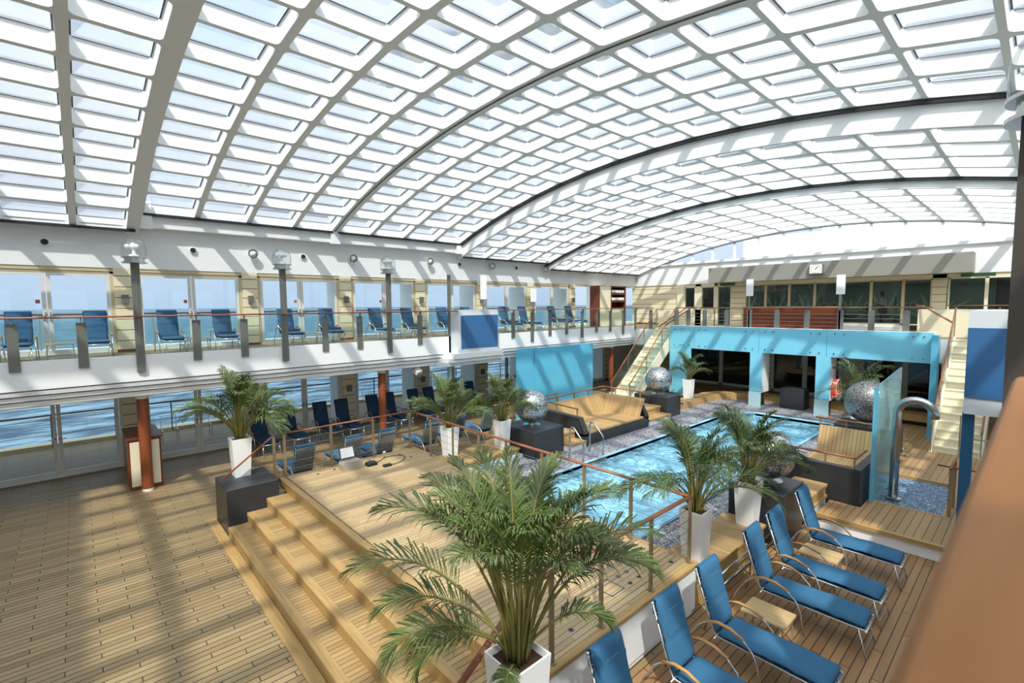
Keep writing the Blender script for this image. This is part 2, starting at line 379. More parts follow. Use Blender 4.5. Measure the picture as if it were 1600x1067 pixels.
# ---- main deck (with the well of the pool cut out)
PX0, PX1, PY0, PY1 = -8.35, -4.9, 6.75, 20.0
b = MB()
for x0, x1, y0, y1 in [(-21.9, PX0, -7, 27.2), (PX1, 3.4, -7, 27.2), (PX0, PX1, -7, PY0), (PX0, PX1, PY1, 27.2)]:
    b.box(x0, x1, y0, y1, -.12, 0)
struct(b.build('floor', deckmain))
# right hand deck, darker redder boards, a wooden grid laid between the stage and the pool ledge
struct(MB().box(-3.2, 3.4, -6.9, 18, 0, .012).build('floor', deckright))
# dividing seam board on the left deck
# ---- upper deck slabs
prof = [(-17.9, U), (-14.62, U), (-14.62, 3.47), (-14.5, 3.5), (-14.5, 2.87), (-14.66, 2.87), (-14.66, 2.845), (-14.52, 2.84), (-14.54, 2.75), (-14.72, 2.75), (-14.72, 2.725), (-14.58, 2.72), (-14.60, 2.63), (-14.78, 2.63), (-14.78, 2.605), (-14.64, 2.60), (-14.67, 2.49), (-14.9, 2.44), (-17.9, 2.44)]
b = MB(); b.prism(prof, 'Y', -7, 21.9); b.cur = 1; b.box(-17.88, -14.63, -7, 21.9, U, U+.01)
bay = [(-14.6, 9.75), (-13.95, 9.95), (-13.95, 12.15), (-14.6, 12.35)]
b.cur = 0; b.prism(bay, 'Z', 2.72, 2.9); b.prism([(-14.7, 9.6), (-14.05, 9.85), (-14.05, 12.25), (-14.7, 12.5)], 'Z', 2.58, 2.72); b.prism([(-14.8, 9.5), (-14.2, 9.75), (-14.2, 12.35), (-14.8, 12.6)], 'Z', 2.44, 2.58)
struct(b.build('floor_gallery_left', [white, deckmain]))
b = MB()   # back gallery, with the openings of the two stairs
for x0, x1, y0, y1 in [(-17.9, -13.35, 21.9, 27.2), (-13.35, -12.0, 22.1, 27.2), (-12.0, -2.1, 21.9, 27.2), (-2.1, -.95, 22.1, 27.2), (-.95, 3.4, 21.9, 27.2)]:
    b.cur = 0; b.box(x0, x1, y0, y1, 2.5, U); b.cur = 1; b.box(x0+.005, x1-.005, y0, y1-.1, U, U+.01)
b.cur = 0; b.box(-12.3, -2.45, 21.72, 21.95, 2.55, 3.56)
struct(b.build('floor_gallery_back', [white, deckmain]))
b = MB(); b.box(.0, 3.4, -7, 21.9, 2.44, U); b.box(-.08, .04, -7, 21.9, 2.87, 3.5); b.cur = 1; b.box(.05, 3.39, -7, 21.9, U, U+.01)
struct(b.build('floor_gallery_right', [white, deckmain]))
# ---- left wall: pilasters, bands
PIL = [1.09+3.28*k for k in range(-2, 8)]
b = MB()
for k, y in enumerate(PIL):
    b.cur = 0; b.box(-18.1, -17.86, y-.23, y+.23, 0, 2.44); b.box(-18.1, -17.86, y-.23, y+.23, U, 5.76)
    b.cur = 1; b.box(-17.9, -17.84, y-.25, y+.25, 0, .1); b.box(-17.9, -17.84, y-.25, y+.25, U, U+.09)
b.cur = 2; b.box(-18.1, -17.88, -7, 27.2, 2.36, 2.5); b.box(-18.1, -17.88, -7, 27.2, 5.66, 5.78)
b.cur = 3; b.box(-18.3, -17.86, -7, 27.2, 5.76, 7.0); b.box(-18.1, -17.88, -7, 27.2, 2.5, U-.01)
b.box(-18.25, -17.62, -7, 27.2, 6.93, 7.02)
b.cur = 3; b.box(-18.1, -17.9, 24.3, 27.2, 0, 2.44)
struct(b.build('wall_left', [cream_siding, darkwood, tan_frame, white]))
# the doors and windows of the left wall
def leaf_frame(b, X, y0, y1, z0, z1, fw=.085, d=.06):
    b.box(X-d, X, y0, y0+fw, z0, z1); b.box(X-d, X, y1-fw, y1, z0, z1); b.box(X-d, X, y0+fw, y1-fw, z1-fw, z1); b.box(X-d, X, y0+fw, y1-fw, z0, z0+fw*1.6)
wn = 0
for lev, (z0, z1) in enumerate([(U, 5.66), (0, 2.36)]):
    for k in range(len(PIL)-1):
        ya, yb = PIL[k]+.23, PIL[k+1]-.23; ym = (ya+yb)/2; wn += 1
        if lev == 0 and k == 8: continue
        t = sthing('window_%d' % wn, (-17.95, ym, z0))
        b = MB(); b.box(-18.02, -17.9, ya, ya+.08, z0, z1); b.box(-18.02, -17.9, yb-.08, yb, z0, z1); b.box(-18.02, -17.9, ya, yb, z1-.06, z1); b.box(-18.02, -17.88, ya, yb, z0, z0+.03)
        b.build('window_frame', tan_frame if lev == 0 else alu, t)
        for a, c in ((ya+.08, ym), (ym, yb-.08)):
            b = MB(); leaf_frame(b, -17.91, a+.01, c-.01, z0+.03, z1-.06); lf = b.build('door_leaf', alu, t)
            MB().box(-17.945, -17.935, a+.08, c-.08, z0+.15, z1-.14).build('glass_pane', winglass, lf)
        for s in (-1, 1):
            b = MB(); b.box(-17.91, -17.87, ym+s*.05-.012, ym+s*.05+.012, z0+.95, z0+1.2); b.box(-17.9, -17.84, ym+s*.05-.015, ym+s*.05+.015, z0+1.06, z0+1.09)
            if s == 1: b.box(-17.86, -17.84, ym+.04, ym+.18, z0+1.06, z0+1.09)
            else: b.box(-17.86, -17.84, ym-.18, ym-.04, z0+1.06, z0+1.09)
            b.build('door_handle', steel, t)
        if lev == 0 and k < 6:
            b = MB(); b.box(-17.933, -17.93, ym-.22, ym-.13, z0+1.42, z0+1.52); b.build('door_sticker', [simple('sticker_red', (170, 90, 80), .5)], t)
# fins and promenade outside
b = MB()
for y in PIL:
    b.box(-19.45, -18.1, y-.1, y+.1, 0, 6.2)
struct(b.build('wall_outer_fins', white))
b = MB(); b.box(-21.95, -18.1, -12, 32, -.5, -.02); b.box(-22.35, -21.95, -12, 32, -.5, .12); b.cur = 1; b.box(-21.9, -18.1, -12, 32, 2.9, U-.05); b.box(-19.5, -18.1, -12, 32, 6.0, 6.3)
b.cur = 0; b.box(-20.2, -18.1, -12, 32, U-.05, U)
struct(b.build('floor_promenade', [simple('promenade_beige', (222, 204, 162), .6), white]))
# ---- right wall (behind and beside the viewer)
b = MB()
for y in PIL:
    b.cur = 0; b.box(3.4, 3.6, y-.5, y+.5, 0, 5.76)
b.cur = 1; b.box(3.4, 3.7, -7, 27.2, 5.76, 7.0); b.box(3.4, 3.6, -7, 27.2, 2.4, U); b.box(3.4, 3.6, -7, 27.2, 0, .5); b.box(3.4, 3.6, -7, 27.2, U, U+.5)
struct(b.build('wall_right', [cream_siding, white]))
# ---- back wall, upper level
b = MB()
b.cur = 0; b.box(-18.1, -14.9, 27.0, 27.3, U, 5.78); b.box(-11.7, -10.95, 27.0, 27.3, U, 5.78); b.box(-3.25, -2.8, 27.0, 27.3, U, 5.78)
b.cur = 1; b.box(-14.9, -14.5, 26.9, 27.3, U, 5.78); b.box(-13.8, -13.45, 27, 27.3, U, 5.78); b.box(-14.5, -12.6, 27, 27.3, U, 4.28); b.box(-12.65, -12.5, 27, 27.3, U, 5.78)
b.box(-14.5, -11.7, 27, 27.3, 5.62, 5.78); b.box(-10.95, 3.4, 27, 27.3, 5.6, 5.78)
b.cur = 2; b.box(-18.1, 3.7, 26.95, 27.4, 5.76, 7.0); b.box(-18.1, 3.7, 26.85, 27.3, 6.93, 7.02)
b.box(-6.56, -4.2, 26.98, 27.3, U, 3.6)
b.cur = 3; b.box(-17.8, -14.9, 26.96, 27.0, U, U+.1)
struct(b.build('wall_back', [cream_siding, cream, white, darkwood]))
# fluted bar front under the serving windows
tag(MB().box(-10.95, -6.5, 26.8, 26.94, U+.012, 4.38).build('bar_counter', darkwood), 'dark red wooden bar front under the serving windows of the back wall', 'bar')
# upper windows of the back wall
cols = [(-10.37, -9.92), (-9.92, -8.78), (-8.78, -7.64), (-7.64, -6.56), (-6.56, -5.37), (-5.37, -4.22), (-4.22, -3.25)]
cols[0] = (-10.95, -9.92)
for i, (x0, x1) in enumerate(cols+[(-14.5, -13.8), (-13.45, -12.65), (-12.5, -11.7), (-2.75, -1.6), (-1.6, -.4), (-.4, .9)]):
    wn += 1
    z0 = 4.38 if i < 4 else (3.6 if i < 7 else (4.28 if i in (7, 8) else U)); z1 = 5.6
    t = sthing('window_%d' % wn, ((x0+x1)/2, 27.05, z0))
    b = MB(); f = .055
    b.box(x0, x0+f, 27, 27.12, z0, z1); b.box(x1-f, x1, 27, 27.12, z0, z1); b.box(x0, x1, 27, 27.12, z1-f, z1); b.box(x0, x1, 27, 27.12, z0, z0+f)
    b.build('window_frame', tan_frame if i < 7 else cream, t)
    MB().box(x0+f, x1-f, 27.05, 27.06, z0+f, z1-f).build('glass_pane', darkglass, t)
# the room behind the windows: dim, with a leafy mural on its far wall
b = MB(); b.box(-18, 3.4, 30.6, 30.8, 0, 6.0); b.box(-18, 3.4, 27.3, 30.6, 5.75, 5.9); b.box(-18, 3.4, 27.3, 30.6, U-.3, U); b.box(-18, 3.4, 27.3, 30.6, -.1, 0)
struct(b.build('wall_interior', inside))
b = MB(); b.box(-14, -1.5, 30.45, 30.55, U+.02, 5.7)
b.cur = 1
random.seed(5)
for cx in (-12.2, -10.6, -8.9, -6.9, -5.5, -3.6):
    for k in range(9):
        a0 = PI/2+(k-4)*.27; L = 1.5 if k % 2 else 1.15
        P = []
        for q in range(7):
            s = q/6; P.append((cx+math.cos(a0+.35*s*(k-4)/4)*L*s, 30.43, U+.35+math.sin(a0)*L*s))
        wd = [.03, .09, .12, .12, .1, .06, .01]
        vs = []; fs = []
        for q, pt in enumerate(P):
            n_ = Vector((-math.sin(a0), 0, math.cos(a0)))
            vs += [Vector(pt)-n_*wd[q]*.7, Vector(pt)+n_*wd[q]*.7]
        fs = [(2*q, 2*q+1, 2*q+3, 2*q+2) for q in range(6)]
        b.add(vs, fs)
for i_, (lx, ly) in enumerate([(-12.5, 28.9), (-9.0, 28.9), (-5.6, 28.9), (-2.2, 28.9)]):  # unseen lamps and fill lights, added to brighten the dim lounge
    q_ = tag(MB().lathe([(.25, 5.7), (.25, 5.745)], (lx, ly, 0), 20).build('added_ceiling_lamp', simple('added_lamp_cover', (240, 232, 214), .4)), 'added round lamp disc over a fill light behind the back windows', 'ceiling lamp', 'added lounge fill lamps')
    ld = bpy.data.lights.new('lounge_fill', 'AREA'); ld.shape = 'DISK'; ld.size = .5; ld.energy = 22; ld.color = (1, .9, .75)
    lo = bpy.data.objects.new('lounge_fill', ld); C.objects.link(lo); lo.location = (lx, ly, 5.68)
tag(b.build('leaf_mural', [curtain, mural_light], fix=False), 'dark green mural of pale leaf shapes seen through the back windows', 'mural')
# ---- back wall, lower level under the gallery
b = MB()
for x0, x1 in [(-18.1, -14.1), (-10.3, -9.5), (-6.4, -5.6), (-2.4, 3.4)]:
    b.cur = 0; b.box(x0, x1, 27.0, 27.3, 0, 2.5)
b.cur = 1; b.box(-18, 3.4, 27.0, 27.3, 2.3, 2.5)
struct(b.build('wall_back_lower', [cream_siding, tan_frame]))
for (xa, xb) in [(-14.1, -10.3), (-9.5, -6.4), (-5.6, -2.4)]:
    n = 2 if xb-xa > 3.5 else 2
    t = sthing('door_%d' % (wn), ((xa+xb)/2, 27.05, 0)); wn += 1
    for k in range(n):
        x0 = xa+(xb-xa)*k/n; x1 = xa+(xb-xa)*(k+1)/n; b = MB()
        b.box(x0, x0+.1, 27, 27.1, 0, 2.3); b.box(x1-.1, x1, 27, 27.1, 0, 2.3); b.box(x0, x1, 27, 27.1, 2.2, 2.3); b.box(x0, x1, 27, 27.1, 0, .15)
        lf = b.build('door_leaf', alu, t); MB().box(x0+.1, x1-.1, 27.05, 27.06, .15, 2.2).build('glass_pane', darkglass, lf)
# cream side walls of the recess
b = MB(); b.box(-12.3, -12.1, 22.1, 23.0, 0, 2.5); struct(b.build('wall_recess_left', cream))
b = MB(); b.box(-2.3, -2.15, 22.0, 26.9, 0, 2.5); struct(b.build('wall_recess_right', cream))

# ---- end glazing over the back wall
def arcz(x, ap, R=30.0, c=-7.3): return ap-R+math.sqrt(max(R*R-(x-c)**2, 1))
XC = -7.3
XL = [XC+.61+1.22*k for k in range(-9, 9)]          # purlin lines
b = MB(); g = MB(); dk = MB()
for x in XL:
    zt = arcz(x, 8.3)+.05
    if zt > 7.05: b.box(x-.05, x+.05, 26.9, 27.05, 7.0, zt)
fine = [XC-10.4+20.8*k/60 for k in range(61)]
for k in range(60):
    xa, xb = fine[k], fine[k+1]; za, zb = arcz(xa, 8.3), arcz(xb, 8.3)
    if max(za, zb) < 7.02: continue
    b.add([(xa, 26.88, za-.06), (xb, 26.88, zb-.06), (xb, 26.88, zb+.36), (xa, 26.88, za+.36), (xa, 27.1, za-.06), (xb, 27.1, zb-.06), (xb, 27.1, zb+.36), (xa, 27.1, za+.36)], [(0, 1, 2, 3), (7, 6, 5, 4), (0, 4, 5, 1), (3, 2, 6, 7)])
    dk.add([(xa, 26.87, za-.085), (xb, 26.87, zb-.085), (xb, 26.87, zb-.06), (xa, 26.87, za-.06)], [(0, 1, 2, 3)])
    g.add([(xa, 26.98, 7.0), (xb, 26.98, 7.0), (xb, 26.98, zb), (xa, 26.98, za)], [(0, 1, 2, 3)])
b.box(-17, 2.4, 26.88, 27.1, 6.98, 7.08)
t = sthing('window_%d' % 90, (XC, 27, 7.0))
b.build('window_frame', white, t); g.build('glass_pane', roofglass, t, fix=False); dk.build('gasket', dark, t, fix=False)
# white superstructure beyond the end glazing
b = MB(); b.box(-14, 1, 34, 42, 6.3, 9.0); b.box(-11, -3, 40, 48, 9.0, 12.0)
struct(b.build('wall_superstructure', white))

# ================================================================== THE COFFERED GLASS ROOF
ceiling = sthing('ceiling', (XC, 10, 7))
def roof(y_edges, ap, near, far):
    fr = MB(); gk = MB(); gl = MB(); H = .30
    nY = len(y_edges)-1
    for j in range(nY):
        y0, y1 = y_edges[j], y_edges[j+1]
        i0 = near if j == 0 else .075; i1 = far if j == nY-1 else .075
        xs = [XC-10.6]+XL+[XC+10.6]
        for i in range(len(xs)-1):
            x0, x1 = xs[i], xs[i+1]
            if x1-x0 < .2: continue
            a, bb = x0+.05, x1-.05; c, d = y0+i0, y1-i1; r = min(.1, (bb-a)*.3)
            hole = []
            for (cx, cy, s0) in ((bb-r, d-r, 0), (a+r, d-r, 1), (a+r, c+r, 2), (bb-r, c+r, 3)):
                for q in range(4):
                    an = PI/2*(s0+q/3); hole.append((cx+r*math.cos(an), cy+r*math.sin(an)))
            outer = [(x1, y1), (x0, y1), (x0, y0), (x1, y0)]
            P = lambda x, y, h: (x, y, arcz(x, ap)+h)
            for h in (0, H):
                vs = [P(*q, h) for q in outer]+[P(*q, h) for q in hole]; fs = []
                for s in range(4):
                    for q in range(3): fs.append((s, 4+s*4+q, 4+s*4+q+1))
                    s2 = (s+1) % 4; fs.append((s, 4+s*4+3, 4+s2*4, s2))
                fr.add(vs, fs)
            vs = [P(*q, 0) for q in hole]+[P(*q, H) for q in hole]
            fr.add(vs, [(k, (k+1) % 16, 16+(k+1) % 16, 16+k) for k in range(16)])
            # inner lip and black gasket round the pane
            g0 = [(a, c), (bb, c), (bb, d), (a, d)]; w1 = .012; w2 = .034
            g1 = [(a+w1, c+w1), (bb-w1, c+w1), (bb-w1, d-w1), (a+w1, d-w1)]; g2 = [(a+w2, c+w2), (bb-w2, c+w2), (bb-w2, d-w2), (a+w2, d-w2)]
            if bb-a > .35:
                vs = [P(*q, H-.004) for q in g0]+[P(*q, H-.004) for q in g1]
                fr.add(vs, [(k, (k+1) % 4, 4+(k+1) % 4, 4+k) for k in range(4)])
                vs = [P(*q, H-.006) for q in g1]+[P(*q, H-.006) for q in g2]
                gk.add(vs, [(k, (k+1) % 4, 4+(k+1) % 4, 4+k) for k in range(4)])
    ya, yb = y_edges[0], y_edges[-1]
    xs = [XC-10.6]+XL+[XC+10.6]
    for k in range(len(xs)-1):
        gl.add([(xs[k], ya, arcz(xs[k], ap)+H-.002), (xs[k+1], ya, arcz(xs[k+1], ap)+H-.002), (xs[k+1], yb, arcz(xs[k+1], ap)+H-.002), (xs[k], yb, arcz(xs[k], ap)+H-.002)], [(0, 1, 2, 3)])
    sec = fr.build('roof_frame', white, ceiling, fix=False)
    gk.build('gasket', dark, sec, fix=False); gl.build('glass_panes', roofglass, sec, fix=False)
    # gasket and kerb along the springing
    for sx in (-1, 1):
        xe = XC+sx*10.3; z = arcz(xe, ap); k_ = MB(); k_.box(min(xe, xe-sx*.12), max(xe, xe-sx*.12), ya+.1, yb-.1, z-.05, z+.02); k_.build('gasket', dark, sec)
        k_ = MB(); k_.box(min(xe, xe+sx*.12), max(xe, xe+sx*.12), ya, yb, 6.95, z+.3); k_.build('kerb', white, sec)
    return sec
def ys(a, b_, n): return [a+(b_-a)*k/n for k in range(n+1)]
AP = dict(A=8.65, B=9.15, C=9.15, D=8.6, E=8.3)
roof(ys(-5.6, 1.5, 5), AP['A'], .1, .3)
b = MB(); b.box(-18.2, 3.6, -7.3, -7.0, -.1, 9.4); b.box(-18.2, 3.6, -7.3, -5.55, 8.7, 9.4); b.box(-18.2, 3.6, -5.75, -5.6, 6.4, 8.9); struct(b.build('wall_near', white))
roof(ys(1.5, 7.2, 4), AP['B'], .12, .13)
roof(ys(7.2, 12.9, 4), AP['C'], .17, .13)
roof(ys(12.9, 18.6, 4), AP['D'], .1, .12)
roof(ys(18.6, 26.9, 6), AP['E'], .1, .1)
def step_face(y, zlo, zhi, face, dz):
    f = MB(); d = MB(); n = 48; xs = [XC-10.6+21.2*k/n for k in range(n+1)]
    for k in range(n):
        xa, xb = xs[k], xs[k+1]
        A_ = [(xa, arcz(xa, zlo)+.0), (xb, arcz(xb, zlo)), (xb, arcz(xb, zhi)+.36), (xa, arcz(xa, zhi)+.36)]
        y1 = y+face*.07
        f.add([(x, y, z) for x, z in A_]+[(x, y1, z) for x, z in A_], [(0, 1, 2, 3), (7, 6, 5, 4), (0, 4, 5, 1)])
        if dz:
            za, zb = arcz(xa, zhi), arcz(xb, zhi)
            d.add([(xa, y-face*.1, za-.02), (xb, y-face*.1, zb-.02), (xb, y-face*.1, zb-.09), (xa, y-face*.1, za-.09), (xa, y-face*.0, za-.02), (xb, y-face*.0, zb-.02), (xb, y, zb-.09), (xa, y, za-.09)], [(0, 1, 2, 3), (0, 1, 5, 4), (3, 2, 6, 7)])
    s_ = f.build('end_fascia', white, ceiling, fix=False)
    if dz: d.build('gasket', dark, s_, fix=False)
step_face(12.9, AP['D'], AP['C'], 1, True)
step_face(18.6, AP['E'], AP['D'], 1, True)
step_face(1.5, AP['A'], AP['B'], -1, False)
# dark seam under the joint of the two high sections
f = MB(); n = 60; xs = [XC-10.3+20.6*k/n for k in range(n+1)]
for k in range(n):
    xa, xb = xs[k], xs[k+1]; za, zb = arcz(xa, 9.15)-.016, arcz(xb, 9.15)-.016
    f.add([(xa, 7.16, za), (xb, 7.16, zb), (xb, 7.20, zb), (xa, 7.20, za)], [(0, 1, 2, 3)])
f.build('joint_seam', dark, ceiling, fix=False)
# stub posts carrying the arches on the left kerb
for y, w_ in ((1.65, .3), (7.2, .34), (12.75, .3), (18.5, .3)):
    MB().box(-17.85, -17.5, y-w_/2, y+w_/2, 6.9, 7.6).build('arch_foot', white, ceiling)
# ================================================================== STAGE
SX0, SX1, SY0, SY1, SZ = -11.33, -3.24, 3.17, 6.62, .8
stage = thing('stage', 'raised teak stage with four wide steps down to the left deck', 'stage', ((SX0+SX1)/2, 4.6, 0))
b = MB(); b.box(SX0+.1, SX1-.1, SY0+.15, SY1-.1, SZ-.08, SZ); b.build('deck_boards', deckstage, stage)
b = MB(); b.cbox(SX0, SX0+.1, SY0, SY1, SZ-.09, SZ+.003, .008); b.cbox(SX1-.1, SX1, SY0, SY1, SZ-.05, SZ+.003, .008); b.cbox(SX0+.1, SX1-.1, SY1-.1, SY1, SZ-.05, SZ+.003, .008)
b.build('edge_board', teak_y, stage)
b = MB(); b.box(SX1-.07, SX1-.03, SY0, SY1-.05, .1, SZ-.05); b.box(SX1-.1, SX1-.07, SY0, SY1-.05, 0, .1); b.build('side_panel', white, stage)
b = MB(); b.box(SX0+.05, SX1-.12, SY0+.1, SY1-.08, 0, SZ-.09); b.build('base', simple('stage_base', (150, 118, 76), .6), stage)
nose = [2.03, 2.38, 2.76, 3.17]
for k, y in enumerate(nose):
    z = .2*(k+1); x0 = -10.8 if k < 3 else SX0; yb = nose[k+1] if k < 3 else SY0+.16
    t = MB().box(x0, -3.3, y+.12, yb+.03, z-.2 if k < 3 else z-.1, z-.001).build('step_tread', deckstep, stage) if k < 3 else stage
    b = MB()
    n = 6; L = (-3.3-x0)/n if k < 3 else (SX1-x0)/n
    for q in range(n):
        a = x0+L*q; b.cbox(a, a+L-.004, y, y+.13, z-.075, z+.004, .01); b.box(a, a+L-.004, y+.012, y+.1, z-.2, z-.08)
    b.build('nosing', teak, t if k < 3 else stage)
tag(MB().box(-11.95, -3.3, 1.86, 2.03, 0, .014).build('border_board', teak), 'wide teak border board on the deck along the foot of the steps', 'board')
# flush sockets in the stage
ring0 = None
RG = [(-3.86, 5.98), (-3.825, 5.62), (-3.83, 5.43), (-3.63, 5.64), (-3.625, 5.42), (-3.525, 6.32), (-3.53, 5.98), (-3.69, 6.16), (-3.545, 4.1), (-3.54, 3.76), (-3.88, 4.1)]
RG += [(-11.0, 6.0), (-11.05, 5.2), (-11.0, 4.3), (-10.95, 3.9), (-11.05, 5.6), (-10.6, 6.1)]
for i, (x, y) in enumerate(RG):
    lab = 'small round metal deck socket let into the stage boards near its pool side corner' if i < 11 else 'small round metal deck socket let into the stage boards by the window side railing'
    if i == 0:
        t = thing('deck_socket', lab, 'deck socket', (x, y, SZ), 'deck sockets by the right railing')
        MB().lathe([(.036, .0005), (.036, .004), (.022, .004), (.022, .0005)], n=14, cap=False).build('ring', simple('socket_metal', (96, 98, 104), .4, .6), t, local=True)
        MB().lathe([(.022, .0005), (.022, .002)], n=12).build('plug', dark, t, local=True); ring0 = t
    else: dup(ring0, (x, y, SZ), 0, lab, 'deck sockets by the right railing' if i < 11 else 'deck sockets by the left railing')
b = MB()
for x0, x1, y0, y1 in [(-3.9, -3.6, 4.98, 4.995), (-3.9, -3.6, 5.25, 5.265), (-3.9, -3.885, 4.98, 5.265), (-3.615, -3.6, 4.98, 5.265)]: b.box(x0, x1, y0, y1, SZ+.001, SZ+.004)
tag(b.build('floor_hatch', simple('hatch_metal', (96, 98, 104), .4, .6)), 'square hatch frame let into the stage boards beside the right railing', 'hatch')

# ================================================================== RAILINGS
def hpipe(b, pts, r, flat=1): b.tube(pts, r, 10, flat=flat)
rail = thing('stage_railing', 'wood topped wire railing round three sides of the stage', 'railing', (-7.3, 6.5, SZ))
RX0, RX1, RY = -11.27, -3.34, 6.5
b = MB(); hpipe(b, [(-11.33, 2.06, 1.02), (-11.27, 3.1, 1.8), (RX0, 3.12, 1.8)], .024, .8); b.build('handrail', handrail, rail, smooth=True)
b = MB(); hpipe(b, [(RX0, 3.25, 1.8), (RX0, RY, 1.8)], .026, .75); b.build('handrail', handrail, rail, smooth=True)
b = MB(); hpipe(b, [(RX0, RY, 1.8), (RX1, RY, 1.8)], .036, .65); b.build('handrail', handrail_x, rail, smooth=True)
b = MB(); hpipe(b, [(RX1, RY+.02, 1.8), (RX1, 3.2, 1.8), (RX1, 2.05, 1.02)], .036, .65); b.build('handrail', handrail, rail, smooth=True)
railpost = simple('rail_post_bronze', (156, 138, 112), .35, metal=.5)
def rpost(x, y, wx=.03, wy=.012, z0=SZ, z1=1.79):
    b = MB(); b.box(x-wx, x+wx, y-wy, y+wy, z0, z1); b.box(x-.05, x+.05, y-.03, y+.03, z0, z0+.012); b.build('post', railpost, rail)
for x, y in [(-11.27, 3.08), (-11.27, 3.3), (-11.27, 4.35), (-11.27, 5.42), (-11.27, 6.47), (-3.34, 6.5), (-3.34, 5.47), (-3.34, 4.4), (-3.34, 3.55)]: rpost(x, y, .014, .03)
for x in (-10.3, -9.32, -8.33, -7.4, -6.36, -5.32, -4.35): rpost(x, RY, .03, .012)
b = MB()
for k in range(5):
    z = SZ+.16+.165*k
    b.tube([(RX0, 3.3, z), (RX0, RY, z)], .0035, 4); b.tube([(RX0, RY, z), (RX1, RY, z)], .0035, 4); b.tube([(RX1, RY, z), (RX1, 3.55, z)], .0035, 4)
b.build('wire', steel, rail)

# ================================================================== POOL
pool = thing('swimming_pool', 'turquoise swimming pool between the pebble borders', 'pool', (-6.65, 13.4, 0))
CH = .85
outer = [(PX0, PY0), (PX1, PY0), (PX1, PY1), (PX0+CH*.9, PY1), (PX0, PY1-CH)]
tile = simple('pool_tile', (190, 230, 244), .3, noise=.12, nscale=1.3)
n = len(outer); b = MB()
b.add([(x, y, .22) for x, y in outer]+[(x, y, -1.1) for x, y in outer], [(k, (k+1) % n, n+(k+1) % n, n+k) for k in range(n)]+[tuple(range(2*n-1, n-1, -1))])
b.build('basin', tile, pool, fix=False)
m, nt = newmat('pool_water'); out = N(nt, 'ShaderNodeOutputMaterial'); t_ = N(nt, 'ShaderNodeBsdfTransparent'); t_.inputs[0].default_value = (.74, .94, 1, 1)
gs = N(nt, 'ShaderNodeBsdfGlossy'); gs.inputs['Roughness'].default_value = .03; lw = N(nt, 'ShaderNodeFresnel'); lw.inputs[0].default_value = 1.33
g = N(nt, 'ShaderNodeNewGeometry'); n1 = N(nt, 'ShaderNodeTexNoise'); n1.inputs['Scale'].default_value = 4.5; n1.inputs['Detail'].default_value = 4; n1.inputs['Distortion'].default_value = 1.2; nt.links.new(g.outputs['Position'], n1.inputs['Vector'])
bu = N(nt, 'ShaderNodeBump'); bu.inputs['Strength'].default_value = .7; bu.inputs['Distance'].default_value = .05; nt.links.new(n1.outputs[0], bu.inputs['Height']); nt.links.new(bu.outputs[0], gs.inputs['Normal']); nt.links.new(bu.outputs[0], lw.inputs['Normal'])
df = N(nt, 'ShaderNodeBsdfDiffuse'); df.inputs[0].default_value = lin((160, 220, 242))
m0 = N(nt, 'ShaderNodeMixShader')
rw = N(nt, 'ShaderNodeMapRange'); rw.inputs[1].default_value = .42; rw.inputs[2].default_value = .62; rw.inputs[3].default_value = .34; rw.inputs[4].default_value = .82; nt.links.new(n1.outputs[0], rw.inputs[0]); nt.links.new(rw.outputs[0], m0.inputs[0])
nt.links.new(t_.outputs[0], m0.inputs[1]); nt.links.new(df.outputs[0], m0.inputs[2])
m1 = N(nt, 'ShaderNodeMixShader'); nt.links.new(lw.outputs[0], m1.inputs[0]); nt.links.new(m0.outputs[0], m1.inputs[1]); nt.links.new(gs.outputs[0], m1.inputs[2]); nt.links.new(m1.outputs[0], out.inputs[0])
b = MB(); b.add([(x, y, .12) for x, y in outer], [tuple(range(n))]); b.build('water', m, pool, fix=False)
b = MB(); b.tube([(x, y, .23) for x, y in outer], .05, 8, closed=True, flat=.6); b.build('coping', simple('coping_blue', (150, 200, 226), .3), pool, smooth=True)
lin_ = MB()
for x in (-7.6, -6.65, -5.7): lin_.box(x-.02, x+.02, 8, 19, -1.099, -1.09)
lin_.build('lane_line', simple('lane_blue', (70, 140, 190), .4), pool)
# pebble surround
b = MB(); zt = .2
inner = outer; rim = [(-11.1, 6.62), (-3.3, 6.62), (-3.3, 22.9), (-12.0, 22.9), (-12.0, 19.0)]
b.box(-10.08, PX0, 6.63, 9.45, 0, zt); b.box(-11.0, PX0, 9.45, 19.15, 0, zt); b.box(PX1, -4.13, 6.63, 12.0, 0, zt); b.box(PX1, -3.0, 12.0, 20, 0, zt); b.box(PX0, PX1, 6.62, PY0, 0, zt)
b.prism([(-10.4, 19.15), (PX0, 19.15), (PX0+CH*.9, PY1), (-4.6, PY1), (-4.6, 23.3), (-9.6, 23.3), (-10.4, 22.5)], 'Z', 0, zt)
struct(b.build('floor_pebbles', pebble_grey))
